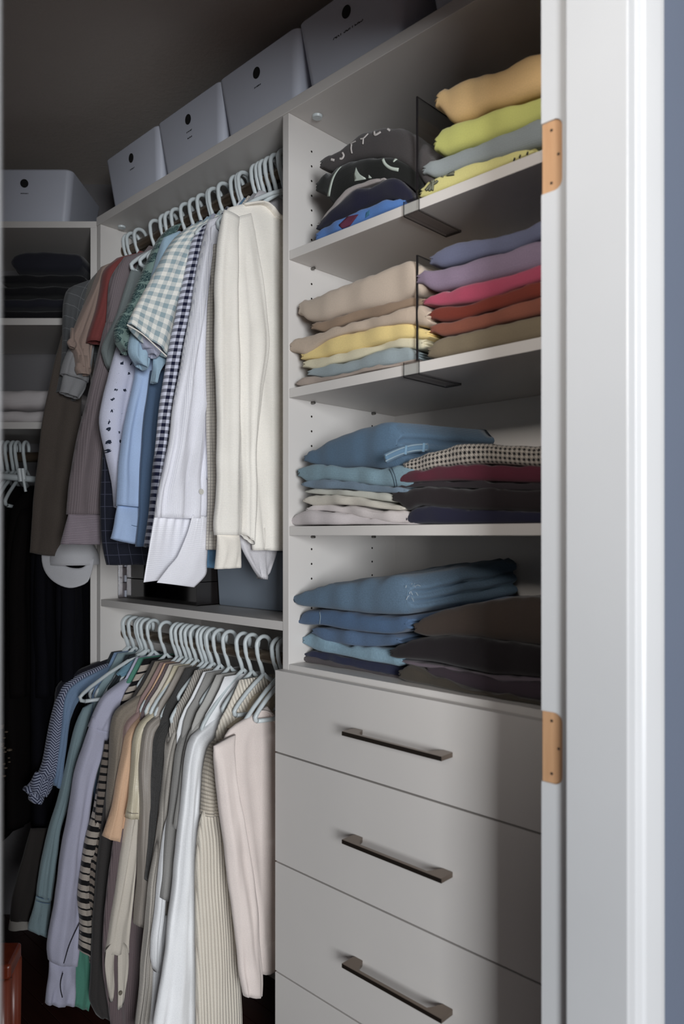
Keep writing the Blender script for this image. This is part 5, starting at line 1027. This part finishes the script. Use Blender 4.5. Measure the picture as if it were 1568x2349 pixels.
folded('folded_trousers', 'black folded trousers with pointed left corner on the drawers', 'clothes', [(899, 1500), (912, 1484), (940, 1466), (990, 1460), (1060, 1462), (1120, 1468), (1252, 1488)], [(900, 1508), (940, 1514), (1000, 1524), (1070, 1540), (1130, 1550), (1252, 1556)], Fb('soft_black_twill', (32, 27, 30)), Yf=.02, group=G8, seed=73, D=.28)
folded('folded_sweater', 'dark brown folded sweater, top of the dark pile on the drawers', 'clothes', [(957, 1440), (966, 1420), (1010, 1402), (1060, 1388), (1120, 1378), (1180, 1372), (1252, 1374)], [(958, 1454), (975, 1460), (1040, 1460), (1090, 1464), (1140, 1472), (1252, 1486)], Fb('dark_brown_fleece', (68, 58, 52)), Yf=.03, group=G8, seed=74, D=.26)
# ---- dark pile and white pile in the corner unit ----
def fold_local(name, label, lx0, lx1, zb, h, D, m, seed, yf=.03, group=None, tw=0):
    """folded cloth placed in the corner unit's own axes"""
    mb = None; V = []; Fc = []; UV = []; N = 26; K = 20
    for i in range(N+1):
        t = i/N; lx = lx0+(lx1-lx0)*t; e = min(1, min(t, 1-t)*(lx1-lx0)/.03); k_ = math.sqrt(max(0, 1-(1-e)**2))*.6+.4
        for k in range(K):
            an = 2*math.pi*k/K; ca, sa = math.cos(an), math.sin(an)
            y_ = yf+D/2-math.copysign(abs(ca)**.35, ca)*D/2*(1-.04*(1-k_)); zz = math.copysign(abs(sa)**.6, sa)
            hh = h*(1+.10*nz(lx*9, seed, 0))
            zc = zb+hh/2+tw*(lx-lx0)
            q = diag(lx, y_+.004*nz(lx*20, zz*2, seed)); V.append((q[0], q[1], max(zb+.0004, zc+zz*k_*hh/2+.003*nz(lx*25, y_*20, seed)))); UV.append((lx, k*.02))
    Fc = [(i*K+k, i*K+(k+1) % K, (i+1)*K+(k+1) % K, (i+1)*K+k) for i in range(N) for k in range(K)]+[tuple(range(K))[::-1], tuple(N*K+k for k in range(K))]
    return tag(mesh(name, V, Fc, m, None, True, uv=UV), label, 'clothes', group)
def lxpx(px, D=2.17): return float((onD(px, 500, D)[:2]-O) @ r2)
dn = Fb('blue_black_fleece', (34, 35, 44)); dn2 = Fb('black_fleece', (18, 18, 22))
zz = z(.6272)
for k, (h_, x0_, x1_, m_, l_) in enumerate(((.036, -30, 190, dn2, 'black folded sweater, bottom of the dark pile in the corner unit'), (.034, -25, 186, dn, 'blue-black folded sweater, second from bottom of the dark corner pile'), (.036, -30, 188, dn2, 'black folded sweater, third from bottom of the dark corner pile'), (.034, -8, 190, dn2, 'black folded sweater right below the thick rolled one in the corner'), (.068, 22, 184, dn, 'thick blue-black rolled sweater, top of the dark corner pile'))):
    fold_local('folded_sweater', l_, lxpx(x0_), lxpx(x1_), zz, h_, .26, m_, k+1., group='dark sweaters in the corner unit'); zz += h_+.0006
zz = z(.3272)
for k, (h_, x0_, x1_, l_) in enumerate(((.040, -60, 170, 'white folded towel lying on the lower corner shelf'), (.058, -90, 172, 'thicker white folded towel on top of the other in the corner unit'))):
    fold_local('folded_towel', l_, lxpx(x0_), lxpx(x1_), zz, h_, .24, Fb('white_terry_%d' % k, (206, 200, 200)), k+9., group='white towels in the corner unit', tw=.02 if k else 0); zz += h_+.001
# ---- red stool at bottom left ----
zt = .41
sp_ = onZ(50, 2160, zt); S2 = onZ(24, 2214, zt); S4 = onZ(-210, 2160, zt); S3 = onZ(-250, 2240, zt)
stl = thing('stool', 'reddish cherry wood stool standing at the bottom left corner', 'stool', (sp_[0], sp_[1], 0))
poly = [(q[0]-sp_[0], q[1]-sp_[1]) for q in (sp_, S2, S3, S4)]
q_ = MB().prism(poly, lambda a, b, t: (a, b, zt-.030+t), .030).build('seat', M['cherry'], stl); md = q_.modifiers.new('bevel', 'BEVEL'); md.width = .006; md.segments = 3
cx_, cy_ = sum(p_[0] for p_ in poly)/4, sum(p_[1] for p_ in poly)/4
for px_, py_ in poly:
    lx_, ly_ = px_*.86+cx_*.14, py_*.86+cy_*.14
    MB().tube([(lx_, ly_, zt-.031), (lx_*1.02, ly_*1.02, zt*.5), (lx_*1.05, ly_*1.05, 0)], [.017, .015, .012], 12).build('leg', M['cherry'], stl, smooth=True)
p0, p1 = poly[1], poly[2]
MB().tube([(p0[0]*.88+cx_*.12, p0[1]*.88+cy_*.12, .18), (p1[0]*.88+cx_*.12, p1[1]*.88+cy_*.12, .18)], .009, 10).build('stretcher', M['cherry'], stl, smooth=True)
# dim ornament with pale leaves at the far left edge
tas = thing('beaded_necklace', 'dim bunch of pale shell beads hanging at the left frame edge', 'necklace', (0, 0, 0))
rn = random.Random(11); bd_ = MB()
for k in range(26):
    px = rn.uniform(-14, 22); py = 1665+k*4.6; c = onD(px, py, 1.98+rn.uniform(-.01, .01)); r_ = rn.uniform(.004, .009)
    bmx = bmesh.new(); bmesh.ops.create_icosphere(bmx, subdivisions=1, radius=r_); bmx.verts.index_update()
    bd_.add([(v.co.x+c[0], v.co.y+c[1], v.co.z*.5+c[2]) for v in bmx.verts], [[v.index for v in f.verts] for f in bmx.faces]); bmx.free()
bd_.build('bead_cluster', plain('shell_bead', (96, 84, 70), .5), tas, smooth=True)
MB().tube([onD(4, 1440, 1.98), onD(4, 1560, 1.98), onD(4, 1780, 1.98)], .0016, 6).build('cord', M['dark'], tas)
